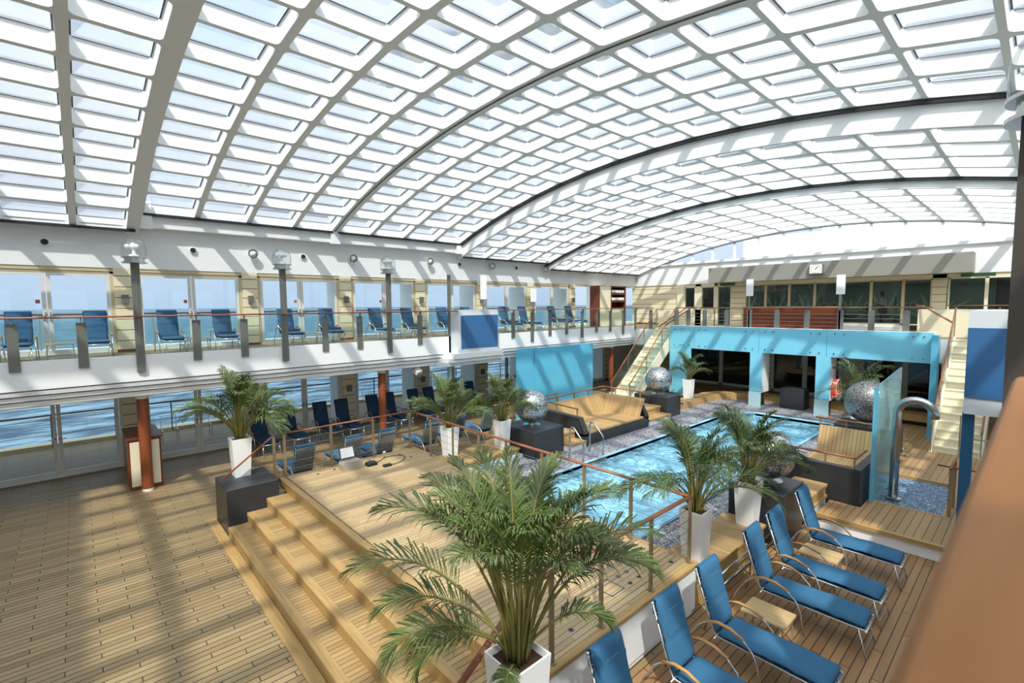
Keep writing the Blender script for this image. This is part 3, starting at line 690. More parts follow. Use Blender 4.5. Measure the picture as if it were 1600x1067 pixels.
# wooden ledges
def ledge(pts_box, label, mat_=deckledge, z0=0, z1=.45):
    t = thing('wooden_ledge', label, 'ledge', ((pts_box[0]+pts_box[1])/2, (pts_box[2]+pts_box[3])/2, z0))
    x0, x1, y0, y1 = pts_box
    MB().box(x0, x1, y0, y1, z1-.05, z1).build('top_boards', mat_, t)
    MB().box(x0+.04, x1-.04, y0+.02, y1-.02, z0, z1-.05).build('skirt', teak_y if mat_ is deckledge else teak, t)
    return t
ledge((-11.15, -10.1, 6.64, 9.44), 'teak ledge left of the pool carrying two potted palms')
ledge((-4.1, -3.32, 6.64, 9.42), 'teak ledge right of the pool beside the stage corner, two palms on it')
tag(MB().box(-10.08, -9.98, 6.64, 9.42, .21, .3).build('gutter_channel', paleglass), 'pale metal channel along the ledge with two potted palms', 'gutter')
t = thing('wooden_bench', 'long curved teak bench along the far end of the pool', 'bench', (-9, 22, 0))
path = [(-10.3, 18.7), (-10.3, 21.6), (-10.0, 22.4), (-9.2, 23.0), (-8.2, 23.2), (-2.5, 23.2)]
L_, R_ = [], []
for i, p_ in enumerate(path):
    a = Vector(path[max(i-1, 0)]); c = Vector(path[min(i+1, len(path)-1)]); d = (c-a).normalized(); nn = Vector((-d.y, d.x))
    L_.append(Vector(p_)+nn*.32); R_.append(Vector(p_)-nn*.32)
poly = [tuple(q) for q in R_]+[tuple(q) for q in reversed(L_)]
MB().prism(poly, 'Z', .40, .46).build('seat_boards', deckledge, t)
poly2 = [(q[0]*.998, q[1]*.998) for q in poly]
MB().prism(poly2, 'Z', .2, .40).build('skirt', teak_y, t)
# dark boxes
def stonebox(x0, x1, y0, y1, z1, label, z0=0.0):
    return tag(MB().cbox(x0, x1, y0, y1, z0, z1, .015).build('granite_plinth', granite), label, 'plinth')
stonebox(-11.9, -10.8, 2.04, 3.02, .95, 'dark stone plinth at the left end of the stage steps')
stonebox(-3.2, -2.1, 2.04, 3.02, .95, 'dark stone plinth carrying the nearest potted palm')
stonebox(-10.95, -9.55, 9.47, 10.72, 1.0, 'dark stone plinth under the metal sphere nearest the left ladder', .2)
stonebox(-11.1, -9.6, 16.75, 17.75, 1.0, 'dark stone plinth under the metal sphere before the left stairs', .2)
stonebox(-4.12, -3.1, 9.6, 10.75, 1.0, 'dark stone plinth behind the fourth lounger back on the right', 0)
stonebox(-4.1, -2.6, 16.75, 17.75, 1.0, 'dark stone plinth under the large sphere right of the pool', .2)
stonebox(-7.35, -6.45, 21.9, 22.6, 1.05, 'dark grey cabinet block between the two cyan columns', .2)
# metal spheres with a pierced shell
def pierced(name, base, hole, scale):
    m, nt = newmat(name); out = N(nt, 'ShaderNodeOutputMaterial'); p = N(nt, 'ShaderNodeBsdfPrincipled'); p.inputs['Metallic'].default_value = .85; p.inputs['Roughness'].default_value = .28; nt.links.new(p.outputs[0], out.inputs[0])
    tc = N(nt, 'ShaderNodeTexCoord'); v = N(nt, 'ShaderNodeTexVoronoi', feature='DISTANCE_TO_EDGE'); v.inputs['Scale'].default_value = scale; nt.links.new(tc.outputs['Object'], v.inputs['Vector'])
    r = N(nt, 'ShaderNodeValToRGB'); r.color_ramp.elements[0].position = .02; r.color_ramp.elements[0].color = lin(hole); r.color_ramp.elements[1].position = .07; r.color_ramp.elements[1].color = lin(base)
    nt.links.new(v.outputs['Distance'], r.inputs[0]); nt.links.new(r.outputs[0], p.inputs['Base Color'])
    b = N(nt, 'ShaderNodeBump'); b.inputs['Strength'].default_value = .8; b.inputs['Distance'].default_value = .02; nt.links.new(v.outputs['Distance'], b.inputs['Height']); nt.links.new(b.outputs[0], p.inputs['Normal'])
    return m
psh = pierced('pierced_metal', (206, 208, 206), (46, 48, 50), 9)
psh2 = pierced('pierced_metal_fine', (160, 156, 150), (40, 40, 40), 14)
def sph(x, y, r, label, mt=psh, z=1.0):
    t = thing('metal_sphere', label, 'sphere sculpture', (x, y, z), 'pierced metal spheres by the pool')
    MB().sphere((0, 0, r+.06), r, 40, 24).build('shell', mt, t, smooth=True, local=True)
    MB().lathe([(r*.55, .0), (r*.55, .02), (.1, .03), (.1, .12)], n=20).build('foot', steel, t, local=True)
sph(-10.25, 10.05, .5, 'pierced metal sphere on the plinth left of the pool ladder')
sph(-10.3, 17.25, .52, 'pierced metal sphere in front of the left stairs')
sph(-3.62, 10.3, .48, 'pierced metal sphere half hidden by the palm on the right ledge')
sph(-3.35, 17.2, .62, 'darker pierced metal sphere behind the right hand sofa', psh2)
# built in sofas
ZB = .2
def sofa(X0, X1, Y0, Y1, label, side):
    # black shell open to the front; side=-1 faces +X (left sofa), side=+1 faces the viewer's side
    t = thing('sun_sofa', label, 'sofa', ((X0+X1)/2, (Y0+Y1)/2, 0))
    if side < 0:
        b = MB(); b.box(X0, X1, Y0, Y1, .2, .56); b.box(X0, X0+.2, Y0, Y1, .56, 1.1)
        for ya, yb in ((Y0, Y0+.2), (Y1-.2, Y1)):
            b.prism([(X0, .5), (X1, .5), (X1, .6), (X1-.25, 1.05), (X0, 1.1)], 'Y', ya, yb)
        b.build('black_shell', granite, t)
        MB().box(X0+.55, X1+.01, Y0+.2, Y1-.35, .56, .62).build('seat_boards', deckledge, t)
        b = MB(); b.prism([(X0+.55, .62), (X0+.6, .62), (X0+.28, 1.24), (X0+.22, 1.24)], 'Y', Y0+.2, Y1-.2); b.build('backrest', deckledge, t)
        b = MB(); b.prism([(Y1-.6, .62), (Y1-.54, .62), (Y1-.22, 1.24), (Y1-.28, 1.24)], 'X', X0+.4, X1-.03); b.build('backrest', deckledge_x, t)
        hr = MB(); hpipe(hr, [(X1-.35, Y0+.1, 1.3), (X0+.1, Y0+.1, 1.36), (X0+.1, Y1-.1, 1.44), (X1-.1, Y1-.1, 1.44)], .024); hr.build('handrail', handrail, t, smooth=True)
        for x, y, z in [(X1-.4, Y0+.1, 1.3), (X0+.8, Y0+.1, 1.33), (X0+.1, Y0+.9, 1.37), (X0+.1, Y0+1.8, 1.4), (X0+.1, Y0+2.6, 1.42), (X0+.7, Y1-.1, 1.44), (X1-.3, Y1-.1, 1.44)]:
            MB().box(x-.015, x+.015, y-.015, y+.015, 1.0, z).build('rail_post', railpost, t)
    else:
        b = MB(); b.box(X0, X1, Y0, Y1, .2, .62); b.box(X0, X1, Y0, Y0+.16, .62, 1.08); b.box(X1-.16, X1, Y0+.16, Y1-.2, .62, 1.08); b.box(X0, X1, Y1-.2, Y1, .62, 1.12)
        b.build('black_shell', granite, t)
        MB().box(X0+.01, X1-.16, Y0+.16, Y1-.5, .62, .68).build('seat_boards', deckledge_x, t)
        b = MB(); b.prism([(Y1-.56, .68), (Y1-.5, .68), (Y1-.22, 1.34), (Y1-.28, 1.34)], 'X', X0+.05, X1-.18); b.build('backrest', deckledge_x, t)
        b = MB(); b.prism([(X1-.5, .68), (X1-.44, .68), (X1-.2, 1.02), (X1-.26, 1.02)], 'Y', Y0+.2, Y1-.5); b.build('side_rest', deckledge, t)
        b = MB(); b.box(X0+.1, X1-.2, Y0+.5, Y0+.56, .68, 1.0); b.build('side_rest', teak, t)
        hr = MB(); hpipe(hr, [(X0, Y0+.1, 1.3), (X1-.12, Y0+.1, 1.3), (X1-.1, Y0+.9, 1.3)], .024); hr.build('handrail', handrail_x, t, smooth=True)
        hr = MB(); hpipe(hr, [(X0-.1, Y1-.1, 1.5), (X1-.1, Y1-.1, 1.5)], .026); hr.build('handrail', handrail_x, t, smooth=True)
        for x, y, z in [(X0+.25, Y0+.1, 1.3), (X0+.85, Y0+.1, 1.3), (X1-.14, Y0+.1, 1.3), (X0, Y1-.1, 1.5), (X0+.6, Y1-.1, 1.5), (X1-.3, Y1-.1, 1.5)]:
            MB().box(x-.015, x+.015, y-.015, y+.015, 1.0, z).build('rail_post', railpost, t)
sofa(-11.5, -9.42, 11.55, 15.15, 'wide slatted teak sun sofa in a black shell left of the pool', -1)
sofa(-3.95, -2.42, 12.02, 14.95, 'slatted teak sun sofa in a black shell right of the pool', 1)
# low steps beside plinths
def steps(x0, x1, y0, y1, label, zs=(.42, .66), side=-1):
    t = thing('low_steps', label, 'steps', ((x0+x1)/2, (y0+y1)/2, .2))
    for k, z in enumerate(zs):
        xa, xb = (x0, x1-.45*k) if side < 0 else (x0+.45*k, x1)
        q = MB().box(xa, xb, y0, y1, z-.06, z).build('step_tread', deckledge, t)
        MB().box(xa+.03, xb-.03, y0+.01, y1-.01, .2 if k == 0 else zs[k-1], z-.06).build('riser', white if k == 0 else teak_y, q)
steps(-10.9, -9.3, 10.76, 11.5, 'two teak steps between the sphere plinth and the left sofa')
steps(-10.9, -9.4, 15.2, 16.7, 'teak steps beyond the left sofa, before the far sphere')
steps(-4.1, -3.0, 10.8, 11.98, 'teak steps between the right plinth and the right sofa', side=1)
# pool ladders
def ladder(x, y0, y1, label, side):
    t = thing('pool_ladder', label, 'pool ladder', (x, (y0+y1)/2, .2))
    for y in (y0, y1):
        b = MB(); s = side
        b.tube([(x+s*.5, y, .2), (x+s*.5, y, 1.0), (x+s*.47, y, 1.1), (x+s*.4, y, 1.13), (x+s*.33, y, 1.1), (x+s*.02, y, .78), (x, y, .7), (x, y, -.6)], .024, 10)
        b.lathe([(.05, .2), (.05, .215), (.03, .22)], (x+s*.5, y, 0), 12); b.build('rail', steel, t, smooth=True)
    for z in (.16, -.1): MB().box(x-.03, x+.12 if side < 0 else x+.03, y0, y1, z-.02, z+.01).build('tread', teak_y, t) if side < 0 else MB().box(x-.12, x+.03, y0, y1, z-.02, z+.01).build('tread', teak_y, t)
ladder(-8.45, 10.3, 11.2, 'steel pool ladder on the left side, in front of the black sofa', -1)
ladder(-4.8, 10.1, 11.2, 'steel pool ladder on the right side, behind the two ledge palms', 1)

# ================================================================== CYAN FACADE AT THE POOL'S FAR END
fc = thing('cyan_facade', 'cyan glass fascia band across the back gallery edge', 'glass cladding', (-7.3, 21.6, 2.5))
xs = [-12.25, -11.0, -8.1, -5.6, -2.47]
for i in range(4):
    b = MB(); b.box(xs[i]+.006, xs[i+1]-.006, 21.5, 21.54, 2.52, 3.56); pn = b.build('glass_panel', bluefascia, fc)
    b = MB()
    for x in (xs[i]+.25, xs[i]+.55, xs[i+1]-.55, xs[i+1]-.25):
        for z in (2.66, 3.42): b.lathe([(.028, 0), (.028, .03)], (x, 21.47, z), 10, 'Y')
    b.build('bolt', steel, pn)
b = MB(); b.box(-12.25, -2.47, 21.54, 21.8, 2.5, 2.56); b.build('soffit', white, fc)
def column(x0, x1, label, zb=.85, y1=22.35):
    t = thing('cyan_column', label, 'column', ((x0+x1)/2, 21.8, .2))
    MB().box(x0, x1, 21.5, 21.53, zb, 2.52).build('glass_face', bluefascia, t)
    MB().box(x0+.03, x1-.02, 21.53, y1, .78, 2.52).build('core', white, t)
    MB().box(x0, x1, 21.45, 21.48, .2, zb-.02).build('frosted_base', paleglass, t)
    MB().box(x0+.08, x1-.1, 21.6, y1-.2, .2, .78).build('plinth', inside, t)
column(-8.45, -7.95, 'cyan clad column left of the dark cabinet block')
column(-5.95, -5.45, 'cyan clad column with the orange lifebuoy on its side')
t = thing('cyan_column', 'broad cyan panel behind the far potted palm', 'column', (-11.7, 21.5, .2))
MB().box(-12.25, -11.15, 21.5, 21.54, .3, 2.51).build('glass_face', bluefascia, t)
t = thing('cyan_column', 'narrow cyan pillar edge at the foot of the right stairs', 'column', (-2.35, 21.3, .0))
MB().box(-2.47, -2.3, 21.0, 21.54, .0, 3.5).build('glass_face', cyanglass, t)
# lifebuoy
t = thing('lifebuoy', 'orange lifebuoy with white bands hung on the side of the second cyan column', 'lifebuoy', (-5.36, 22.0, .85))
b = MB(); cy_, cz_ = 22.0, 1.22
b.tube([(-5.36, cy_+.28*math.cos(2*PI*k/24), cz_+.33*math.sin(2*PI*k/24)) for k in range(24)], .075, 10, closed=True); b.build('ring', orange, t, smooth=True)
b = MB()
for a in (.8, 2.35, 3.9, 5.5):
    b.tube([(-5.36, cy_+.28*math.cos(a+d), cz_+.33*math.sin(a+d)) for d in (-.05, 0, .05)], .08, 10)
b.build('band', lampwhite, t, smooth=True)
b = MB(); b.tube([(-5.27, cy_+.36*math.cos(2*PI*k/16), cz_+.4*math.sin(2*PI*k/16)) for k in range(16)], .012, 5, closed=True); b.build('grab_rope', lampwhite, t)

# ================================================================== STAIRS
def stairs(x0, x1, label, yb, yt, ztop, glass_side):
    t = thing('staircase', label, 'staircase', ((x0+x1)/2, (yb+yt)/2, 0)); n = 16
    for s, x in ((0, x0), (1, x1)):
        b = MB(); xa, xb = (x, x+.06) if s == 0 else (x-.06, x)
        b.prism([(yb-.15, 0), (yb+.35, 0), (yt+.1, ztop-.5), (yt+.1, ztop+.06), (yt-.05, ztop+.06), (yb-.15, .26)], 'X', xa, xb); b.build('stringer', cream, t)
    for k in range(n):
        ya = yb+(yt-yb)*k/n; yc = yb+(yt-yb)*(k+1)/n; z = ztop*(k+1)/n
        b = MB(); b.box(x0+.06, x1-.06, ya, yc+.02, z-.04, z); b.box(x0+.06, x1-.06, ya+.02, ya+.035, z-ztop/n, z-.04)
        b.build('step', cream, t)
    for s, x in ((0, x0+.03), (1, x1-.03)):
        b = MB(); hpipe(b, [(x, yb-.15, 1.02), (x, yb+.05, 1.12), (x, yt-.1, ztop+.98), (x, yt+.1, ztop+1.05)], .025); b.build('handrail', handrail, t, smooth=True)
        b = MB(); b.prism([(yb-.1, .3), (yt, ztop+.1), (yt, ztop+.98), (yb+.02, 1.05)], 'X', x-.006, x+.006); b.build('balustrade_glass', clearrail, t)
        for f in (.0, .35, .7, 1.0):
            y = yb-.05+(yt-yb)*f; z = ztop*f; MB().box(x-.012, x+.012, y-.015, y+.015, z+.1, z+1.03).build('post', railpost, t)
stairs(-13.35, -12.3, 'cream staircase rising left of the cyan facade', 18.3, 22.1, U, 0)
stairs(-2.05, -.95, 'cream staircase rising right of the cyan facade', 18.1, 22.1, U, 1)
# cream parapet and sloping rail by the right stairs
t = thing('stair_parapet', 'cream parapet beside the head of the right stairs', 'parapet', (-1.9, 23.2, U))
MB().box(-3.15, -.9, 23.1, 23.2, U, U+1.0).build('parapet_panel', cream, t)
b = MB(); hpipe(b, [(-3.2, 23.0, U+1.12), (-3.0, 23.0, U+1.12), (-2.1, 22.3, U+.55)], .03); b.build('handrail', handrail, t, smooth=True)
t = thing('stair_parapet', 'cream parapet with twin sloping handrails above the left stairs', 'parapet', (-13.0, 23.6, U))
MB().box(-14.4, -12.5, 24.0, 24.1, U, U+.9).build('parapet_panel', cream, t)
for dy in (0, .5):
    b = MB(); hpipe(b, [(-12.0, 23.0+dy, U+1.1), (-12.2, 23.0+dy, U+1.08), (-13.5, 22.6+dy, U+.1)], .03); b.build('handrail', handrail, t, smooth=True)

# ================================================================== GALLERY RAILINGS
gr = thing('gallery_railing', 'glass railing with grey plates along the left gallery edge', 'railing', (-14.55, 8, 2.9))
for (ya, yb) in ((-6.9, 9.95), (12.15, 21.9)):
    b = MB(); hpipe(b, [(-14.38, ya, 4.42), (-14.38, yb, 4.42)], .03, .7); b.build('handrail', handrail, gr, smooth=True)
    MB().box(-14.53, -14.515, ya, yb, 3.5, 4.33).build('glass_pane', clearrail, gr)
b = MB(); hpipe(b, [(-14.38, 9.95, 4.42), (-13.98, 10.05, 4.42)], .03, .7); b.build('handrail', handrail, gr, smooth=True)
k = -6
while True:
    y = .02+1.09*k+.06
    if y > 21.9: break
    r_ = (k-1) % 3
    if not (9.8 < y < 12.2):
        if r_ == 0 and y < 8.5 and y > 0: pass      # a lamp post stands here
        else:
            low = r_ == 0
            zb = 3.08 if low else 3.28
            b = MB(); b.box(-14.49, -14.46, y-.09, y+.09, zb, 4.3); b.box(-14.47, -14.38, y-.012, y+.012, 4.28, 4.4); b.build('plate_post', greyplate, gr)
    k += 1
pillar_dark = simple('pillar_dark', (70, 64, 58), .5)
def lamp_post(x, y, label, near=False):
    t = thing('lamp_post', label, 'lamp post', (x, y, 3.0), 'globe lamp posts on the gallery')
    b = MB()
    if near: b.box(x-.17, x+.17, y-.06, y+.06, 2.87, 5.68)
    else: b.box(x-.02, x+.02, y-.085, y-.02, 3.08, 5.68); b.box(x-.02, x+.02, y+.02, y+.085, 3.08, 5.68); b.box(x-.05, x+.03, y-.025, y+.025, 3.08, 5.68)
    b.build('post', pillar_dark if near else greyplate, t)
    b = MB()
    for z in (5.68, 5.80): b.lathe([(.25, z-.012), (.25, z+.012)], (x, y, 0), 28)
    b.lathe([(.2, 5.69), (.2, 5.79)], (x, y, 0), 24); b.build('lamp_plate', steel, t)
    b = MB(); b.lathe([(.24, 5.82), (.245, 5.9), (.24, 6.03), (.2, 6.14), (.12, 6.22), (.01, 6.25)], (x, y, 0), 24, cap=False); b.build('glass_dome', glassy('dome_glass', (.93, .95, .95), .12), t, smooth=True)
    b = MB(); b.lathe([(.1, 5.81), (.1, 5.86), (.035, 5.88), (.035, 6.0), (.06, 6.02), (.06, 6.12), (.03, 6.14)], (x, y, 0), 16)
    for a in (.5, 2.6, 4.7):
        b.sphere((x+.12*math.cos(a), y+.12*math.sin(a), 6.05), .055, 12, 8); b.tube([(x, y, 6.05), (x+.12*math.cos(a), y+.12*math.sin(a), 6.05)], .02, 6)
    b.build('lamp_head', lampwhite, t, smooth=True)
lamp_post(-14.455, 1.1, 'globe lamp on a grey post, leftmost on the left gallery')
lamp_post(-14.455, 4.38, 'globe lamp on a grey post, second along the left gallery')
lamp_post(-14.455, 7.64, 'globe lamp on a grey post, third along the left gallery')
lamp_post(.02, 4.3, 'globe lamp on the broad dark post cut by the right picture edge', True)
# blue boards
def board(x0, x1, y0, y1, label, faces):
    t = thing('blue_board', label, 'board', ((x0+x1)/2, (y0+y1)/2, 2.86))
    MB().box(x0, x1, y0, y1, 2.86, 4.46).build('casing', simple('board_casing', (206, 212, 216), .4), t)
    if 'E' in faces: MB().box(x1, x1+.02, y0+.12, y1-.02, 3.06, 4.26).build('blue_panel', blueboard, t)
    if 'S' in faces: MB().box(x0+.0, x1-.02, y0-.02, y0, 3.12, 4.2).build('blue_panel', blueboard, t)
board(-14.5, -14.02, 10.1, 11.95, 'bright blue board panel on the left gallery edge', 'E')
board(-.78, -.02, 10.2, 11.9, 'dark blue board panel on the right gallery edge', 'S')
tag(MB().box(-.8, -.66, 10.35, 10.5, 0, 2.86).build('blue_post', simple('post_blue', (30, 88, 126), .4)), 'slim blue post below the right hand board', 'post')
# slab lamps
def slab(x, y, z0, z1, label, zb):
    t = thing('slab_lamp', label, 'lamp', (x, y, zb), 'upright white slab lamps')
    MB().box(x-.14, x+.14, y-.04, y+.04, z0, z1).build('lamp_shade', lampwhite, t)
    MB().box(x-.03, x+.03, y-.02, y+.02, zb, z0).build('post', steel, t)
slab(-14.3, 11.5, 4.85, 5.75, 'white slab lamp above the bright blue board', 4.46)
slab(-14.5, 14.35, 4.75, 5.3, 'white slab lamp on the left gallery beyond the blue board', 3.5)
slab(-8.72, 21.95, 4.93, 5.66, 'white slab lamp on the back gallery rail, left one', 3.56)
slab(-5.33, 21.95, 4.93, 5.68, 'white slab lamp on the back gallery rail, right one', 3.56)
tag(MB().box(-14.56, -14.5, 10.02, 10.14, 2.9, 5.72).build('grey_pole', greyplate), 'tall bare grey pole just left of the bright blue board', 'pole')
tag(MB().box(-14.62, -14.5, 10.0, 10.12, 0.01, 2.6).build('green_pole', paleglass), 'pale slim pole standing under the left gallery below the blue board', 'pole')
# back gallery railing
gb = thing('gallery_railing', 'wire railing with grey plates along the back gallery', 'railing', (-8, 21.95, 3.5))
b = MB(); hpipe(b, [(-14.38, 21.9, 4.42), (-14.38, 21.98, 4.42), (-13.45, 21.98, 4.42)], .03, .7); hpipe(b, [(-12.22, 21.98, 4.42), (-2.6, 21.98, 4.42)], .03, .7); b.build('handrail', handrail_x, gb, smooth=True)
b = MB(); hpipe(b, [(-2.7, 26.2, 4.45), (.2, 26.2, 4.45)], .03, .7); b.build('handrail', handrail_x, gb, smooth=True)
for x in (-13.6, -12.15, -11.55, -10.73, -9.7, -8.7, -7.58, -6.45, -5.3, -4.32, -3.3):
    b = MB(); b.box(x-.1, x+.1, 21.93, 21.96, 3.5 if x > -12.3 else 3.3, 4.32); b.box(x-.012, x+.012, 21.95, 21.98, 4.3, 4.4); b.build('plate_post', greyplate, gb)
b = MB()
for z in (3.68, 3.84, 4.0, 4.16): b.tube([(-12.2, 21.95, z), (-3.2, 21.95, z)], .007, 5)
b.build('wire', steel, gb)
# near right rail by the viewer
nr = thing('near_handrail', 'blurred brown wooden handrail close at the right edge', 'handrail', (.06, 0, 3.5))
b = MB()
pr = [(-.033, 4.37), (-.043, 4.39), (-.043, 4.41), (-.036, 4.425), (.02, 4.432), (.16, 4.432), (.17, 4.41), (.17, 4.385), (.15, 4.37)]
b.prism(pr, 'Y', -3, 1.62); b.build('handrail', near_wood, nr, bevel=.006)
MB().box(.03, .05, -.8, -.62, 3.1, 4.37).build('plate_post', greyplate, nr); MB().box(.03, .05, 1.2, 1.38, 3.1, 4.37).build('plate_post', greyplate, nr)
# columns under the left gallery
for i, y in enumerate((1.12, 7.62, 14.1, 20.6)):
    t = thing('wooden_column', ['red brown round column in front of the dark cabinet', 'red brown round column behind the stage railing', 'red brown round column hidden behind the pair of palms', 'red brown round column near the left stairs'][i], 'column', (-15.07, y, 0), 'round columns under the left gallery')
    MB().lathe([(.125, .07), (.125, 2.38)], (-15.07, y, 0), 24).build('shaft', colwood, t, smooth=False)
    MB().lathe([(.12, 0), (.12, .08)], (-15.07, y, 0), 24).build('collar', lampwhite, t); MB().lathe([(.135, 2.36), (.135, 2.45)], (-15.07, y, 0), 24).build('collar', lampwhite, t)
# cabinet behind the first column
t = thing('cabinet', 'dark red wooden cabinet with cream doors behind the first column', 'cabinet', (-15.9, 1.12, 0))
b = MB(); b.box(-16.75, -15.25, .78, 1.46, 0, 1.3); b.build('body', darkwood, t); b = MB(); b.box(-16.78, -15.2, .75, 1.49, 1.3, 1.34); b.build('top', darkwood, t)
for ya, yb in ((.82, 1.1), (1.14, 1.42)): MB().box(-15.25, -15.23, ya, yb, .1, 1.24).build('door', cream, t)
MB().box(-16.7, -15.3, .765, .78, .12, 1.2).build('door', darkwood, t)
t = thing('small_plant', 'small dark blue green plant pot on the cabinet top', 'plant', (-16.5, 1.2, 1.34))
MB().lathe([(.07, 0), (.1, .16), (.1, .2)], n=14).build('pot', blueboard, t, local=True)
b = MB(); random.seed(3)
for k in range(22):
    a = random.uniform(0, 2*PI); r_ = random.uniform(.04, .12); z = random.uniform(.28, .42)
    b.add([(0, 0, .2), (r_*math.cos(a)-.015, r_*math.sin(a), z), (r_*math.cos(a)+.015, r_*math.sin(a)+.01, z+.03)], [(0, 1, 2)])
b.build('foliage', leaf2, t, local=True, fix=False)
# hanging cyan screens
tag(MB().box(-14.12, -14.08, 12.95, 14.15, 0, 2.86).build('cyan_screen', cyanglass), 'narrower cyan glass screen left of the big one below the left gallery', 'glass screen')
tag(MB().box(-14.06, -14.02, 13.95, 17.75, 0, 2.84).build('cyan_screen', cyanglass), 'large cyan glass screen hanging behind the left sofa', 'glass screen')
b = MB(); hpipe(b, [(-13.0, 10.6, 1.05), (-13.0, 14.2, 1.05)], .025)
t = thing('deck_railing', 'low wood topped rail before the cyan screens', 'railing', (-13, 12.4, 0)); b.build('handrail', handrail, t, smooth=True)
for y in (10.65, 11.8, 13.0, 14.15): MB().box(-13.015, -12.985, y-.02, y+.02, 0, 1.04).build('post', railpost, t)
# shower
tag(MB().prism([(12.68, .3), (12.68, 2.86), (14.9, 3.02), (14.9, .3)], 'X', -2.3, -2.27).build('shower_screen', showerglass), 'tall pale cyan glass screen beside the shower', 'glass screen')
tag(MB().box(-2.34, -2.3, 12.42, 12.67, .32, 2.8).build('shower_screen', cyanglass), 'narrow deep cyan glass strip at the left edge of the shower screen', 'glass screen')
t = thing('deck_shower', 'big curved steel shower pipe by the blue pebbles', 'shower', (-2.05, 13.17, .3))
b = MB(); cx = -1.74; pts = [(-2.05, 13.17, .31), (-2.05, 13.17, 2.2)]+[(cx+.31*math.cos(PI-a), 13.17, 2.2+.31*math.sin(a)) for a in [PI*k/12 for k in range(1, 12)]]+[(-1.43, 13.17, 2.16)]
b.tube(pts, [.085]*2+[.083]*11+[.08], 18); b.build('pipe', steel, t, smooth=True)
MB().lathe([(.15, .3), (.15, .315), (.09, .33)], (-2.05, 13.17, 0), 24).build('flange', steel, t)
b = MB(); b.lathe([(.02, 0), (.02, .09)], (-1.96, 13.17, 1.3), 10, 'X'); b.box(-1.88, -1.86, 13.1, 13.24, 1.28, 1.32); b.build('tap', steel, t)
# right platform with the shower tray let into it
t = thing('shower_platform', 'raised teak platform round the shower tray on the right', 'platform', (-1.8, 14, 0))
b = MB()
for x0, x1, y0, y1 in [(-2.95, .2, 11.12, 12.0), (-2.4, .2, 12.0, 12.65), (-2.38, .2, 15.05, 18.1), (-1.15, .2, 12.65, 15.05)]: b.box(x0, x1, y0, y1, .26, .31)
b.build('deck_boards', deckplat, t)
MB().box(-3.0, .2, 11.02, 11.12, .24, .315).build('edge_board', teak, t)
MB().box(-2.98, .2, 11.08, 11.12, 0.012, .24).build('riser', white, t)
b = MB(); b.box(-2.38, -1.15, 15.02, 15.09, .2, .315); b.box(-2.38, -1.15, 12.6, 12.68, .2, .315); b.box(-1.19, -1.11, 12.65, 15.05, .2, .315); b.build('edge_board', teak, t)
tag(MB().box(-2.38, -1.15, 12.68, 15.02, .02, .24).build('shower_tray', pebble_blue), 'blue pebble tray at the foot of the curved shower', 'pebbles')
tag(MB().box(-4.4, .2, 18.1, 23, 0.012, .03).build('decking', deckplat), 'teak boards running to the foot of the right stairs', 'decking')
# gate posts at the right of the tray
t = thing('shower_gate', 'bronze gate posts with a short wooden rail at the right of the tray', 'gate', (-1.05, 13.2, .31))
for y in (12.75, 13.35): MB().box(-1.12, -1.06, y-.03, y+.03, .31, 1.3).build('post', railpost, t)
b = MB(); hpipe(b, [(-1.09, 12.6, 1.32), (-1.09, 14.6, 1.32)], .025); hpipe(b, [(-1.3, 12.75, 1.32), (-.5, 12.75, 1.32)], .02); b.build('handrail', handrail, t, smooth=True)
MB().tube([(-1.35, 17.2, .6), (-1.35, 17.2, 1.6)], .015, 6).build('post', railpost, t)
t = thing('deck_railing', 'short bronze rail beside the foot of the right stairs', 'railing', (-.6, 15.5, .31))
b = MB(); hpipe(b, [(-1.2, 15.6, 1.35), (-.5, 15.6, 1.35), (-.5, 15.6, .7)], .02); b.build('handrail', railpost, t, smooth=True); MB().box(-.52, -.48, 15.58, 15.62, .31, .7).build('post', railpost, t)
# low double bar behind the right loungers
t = thing('bench_rail', 'two parallel steel bars behind the right lounger backs', 'rail', (-3.15, 8, 0))
for z in (.28, .48):
    b = MB(); b.tube([(-3.12, 6.8, z), (-3.12, 9.5, z)], .018, 8); b.build('bar', steel, t, smooth=True)
for y in (7.0, 8.2, 9.4): MB().box(-3.13, -3.11, y-.015, y+.015, .012, .48).build('post', steel, t)
# exit sign and clock, grey panel
tag(MB().box(-12.55, -1.97, 26.0, 26.9, 5.76, 6.55).build('grey_fascia_panel', panelgrey), 'long brushed grey panel above the back windows', 'panel')
clk = thing('wall_clock', 'square white clock on the grey panel', 'clock', (-7.25, 26.0, 5.95))
MB().box(-7.58, -7.0, 25.82, 26.0, 5.96, 6.42).build('case', simple('clock_case', (110, 116, 120), .4), clk)
MB().box(-7.55, -7.05, 25.80, 25.82, 5.985, 6.4).build('dial', lampwhite, clk)
b = MB(); cx, cz = -7.3, 6.19
for k in range(12):
    a = PI/6*k; q = .185/max(abs(math.cos(a)), abs(math.sin(a))); q = min(q, .21)
    x = cx+math.sin(a)*q; z = cz+math.cos(a)*q*.92; b.box(x-.014, x+.014, 25.792, 25.80, z-.014, z+.014)
b.build('hour_mark', dark, clk)
def hand(L, a, w_):
    d = Vector((math.sin(a), 0, math.cos(a))); n_ = Vector((math.cos(a), 0, -math.sin(a))); o_ = Vector((cx, 25.786, cz))
    b = MB(); b.add([o_-d*.03-n_*w_, o_-d*.03+n_*w_, o_+d*L+n_*w_*.5, o_+d*L-n_*w_*.5], [(0, 1, 2, 3)]); b.build('clock_hand', dark, clk, fix=False)
hand(.12, PI/6*1.1, .014); hand(.18, PI/30*7.5, .01)
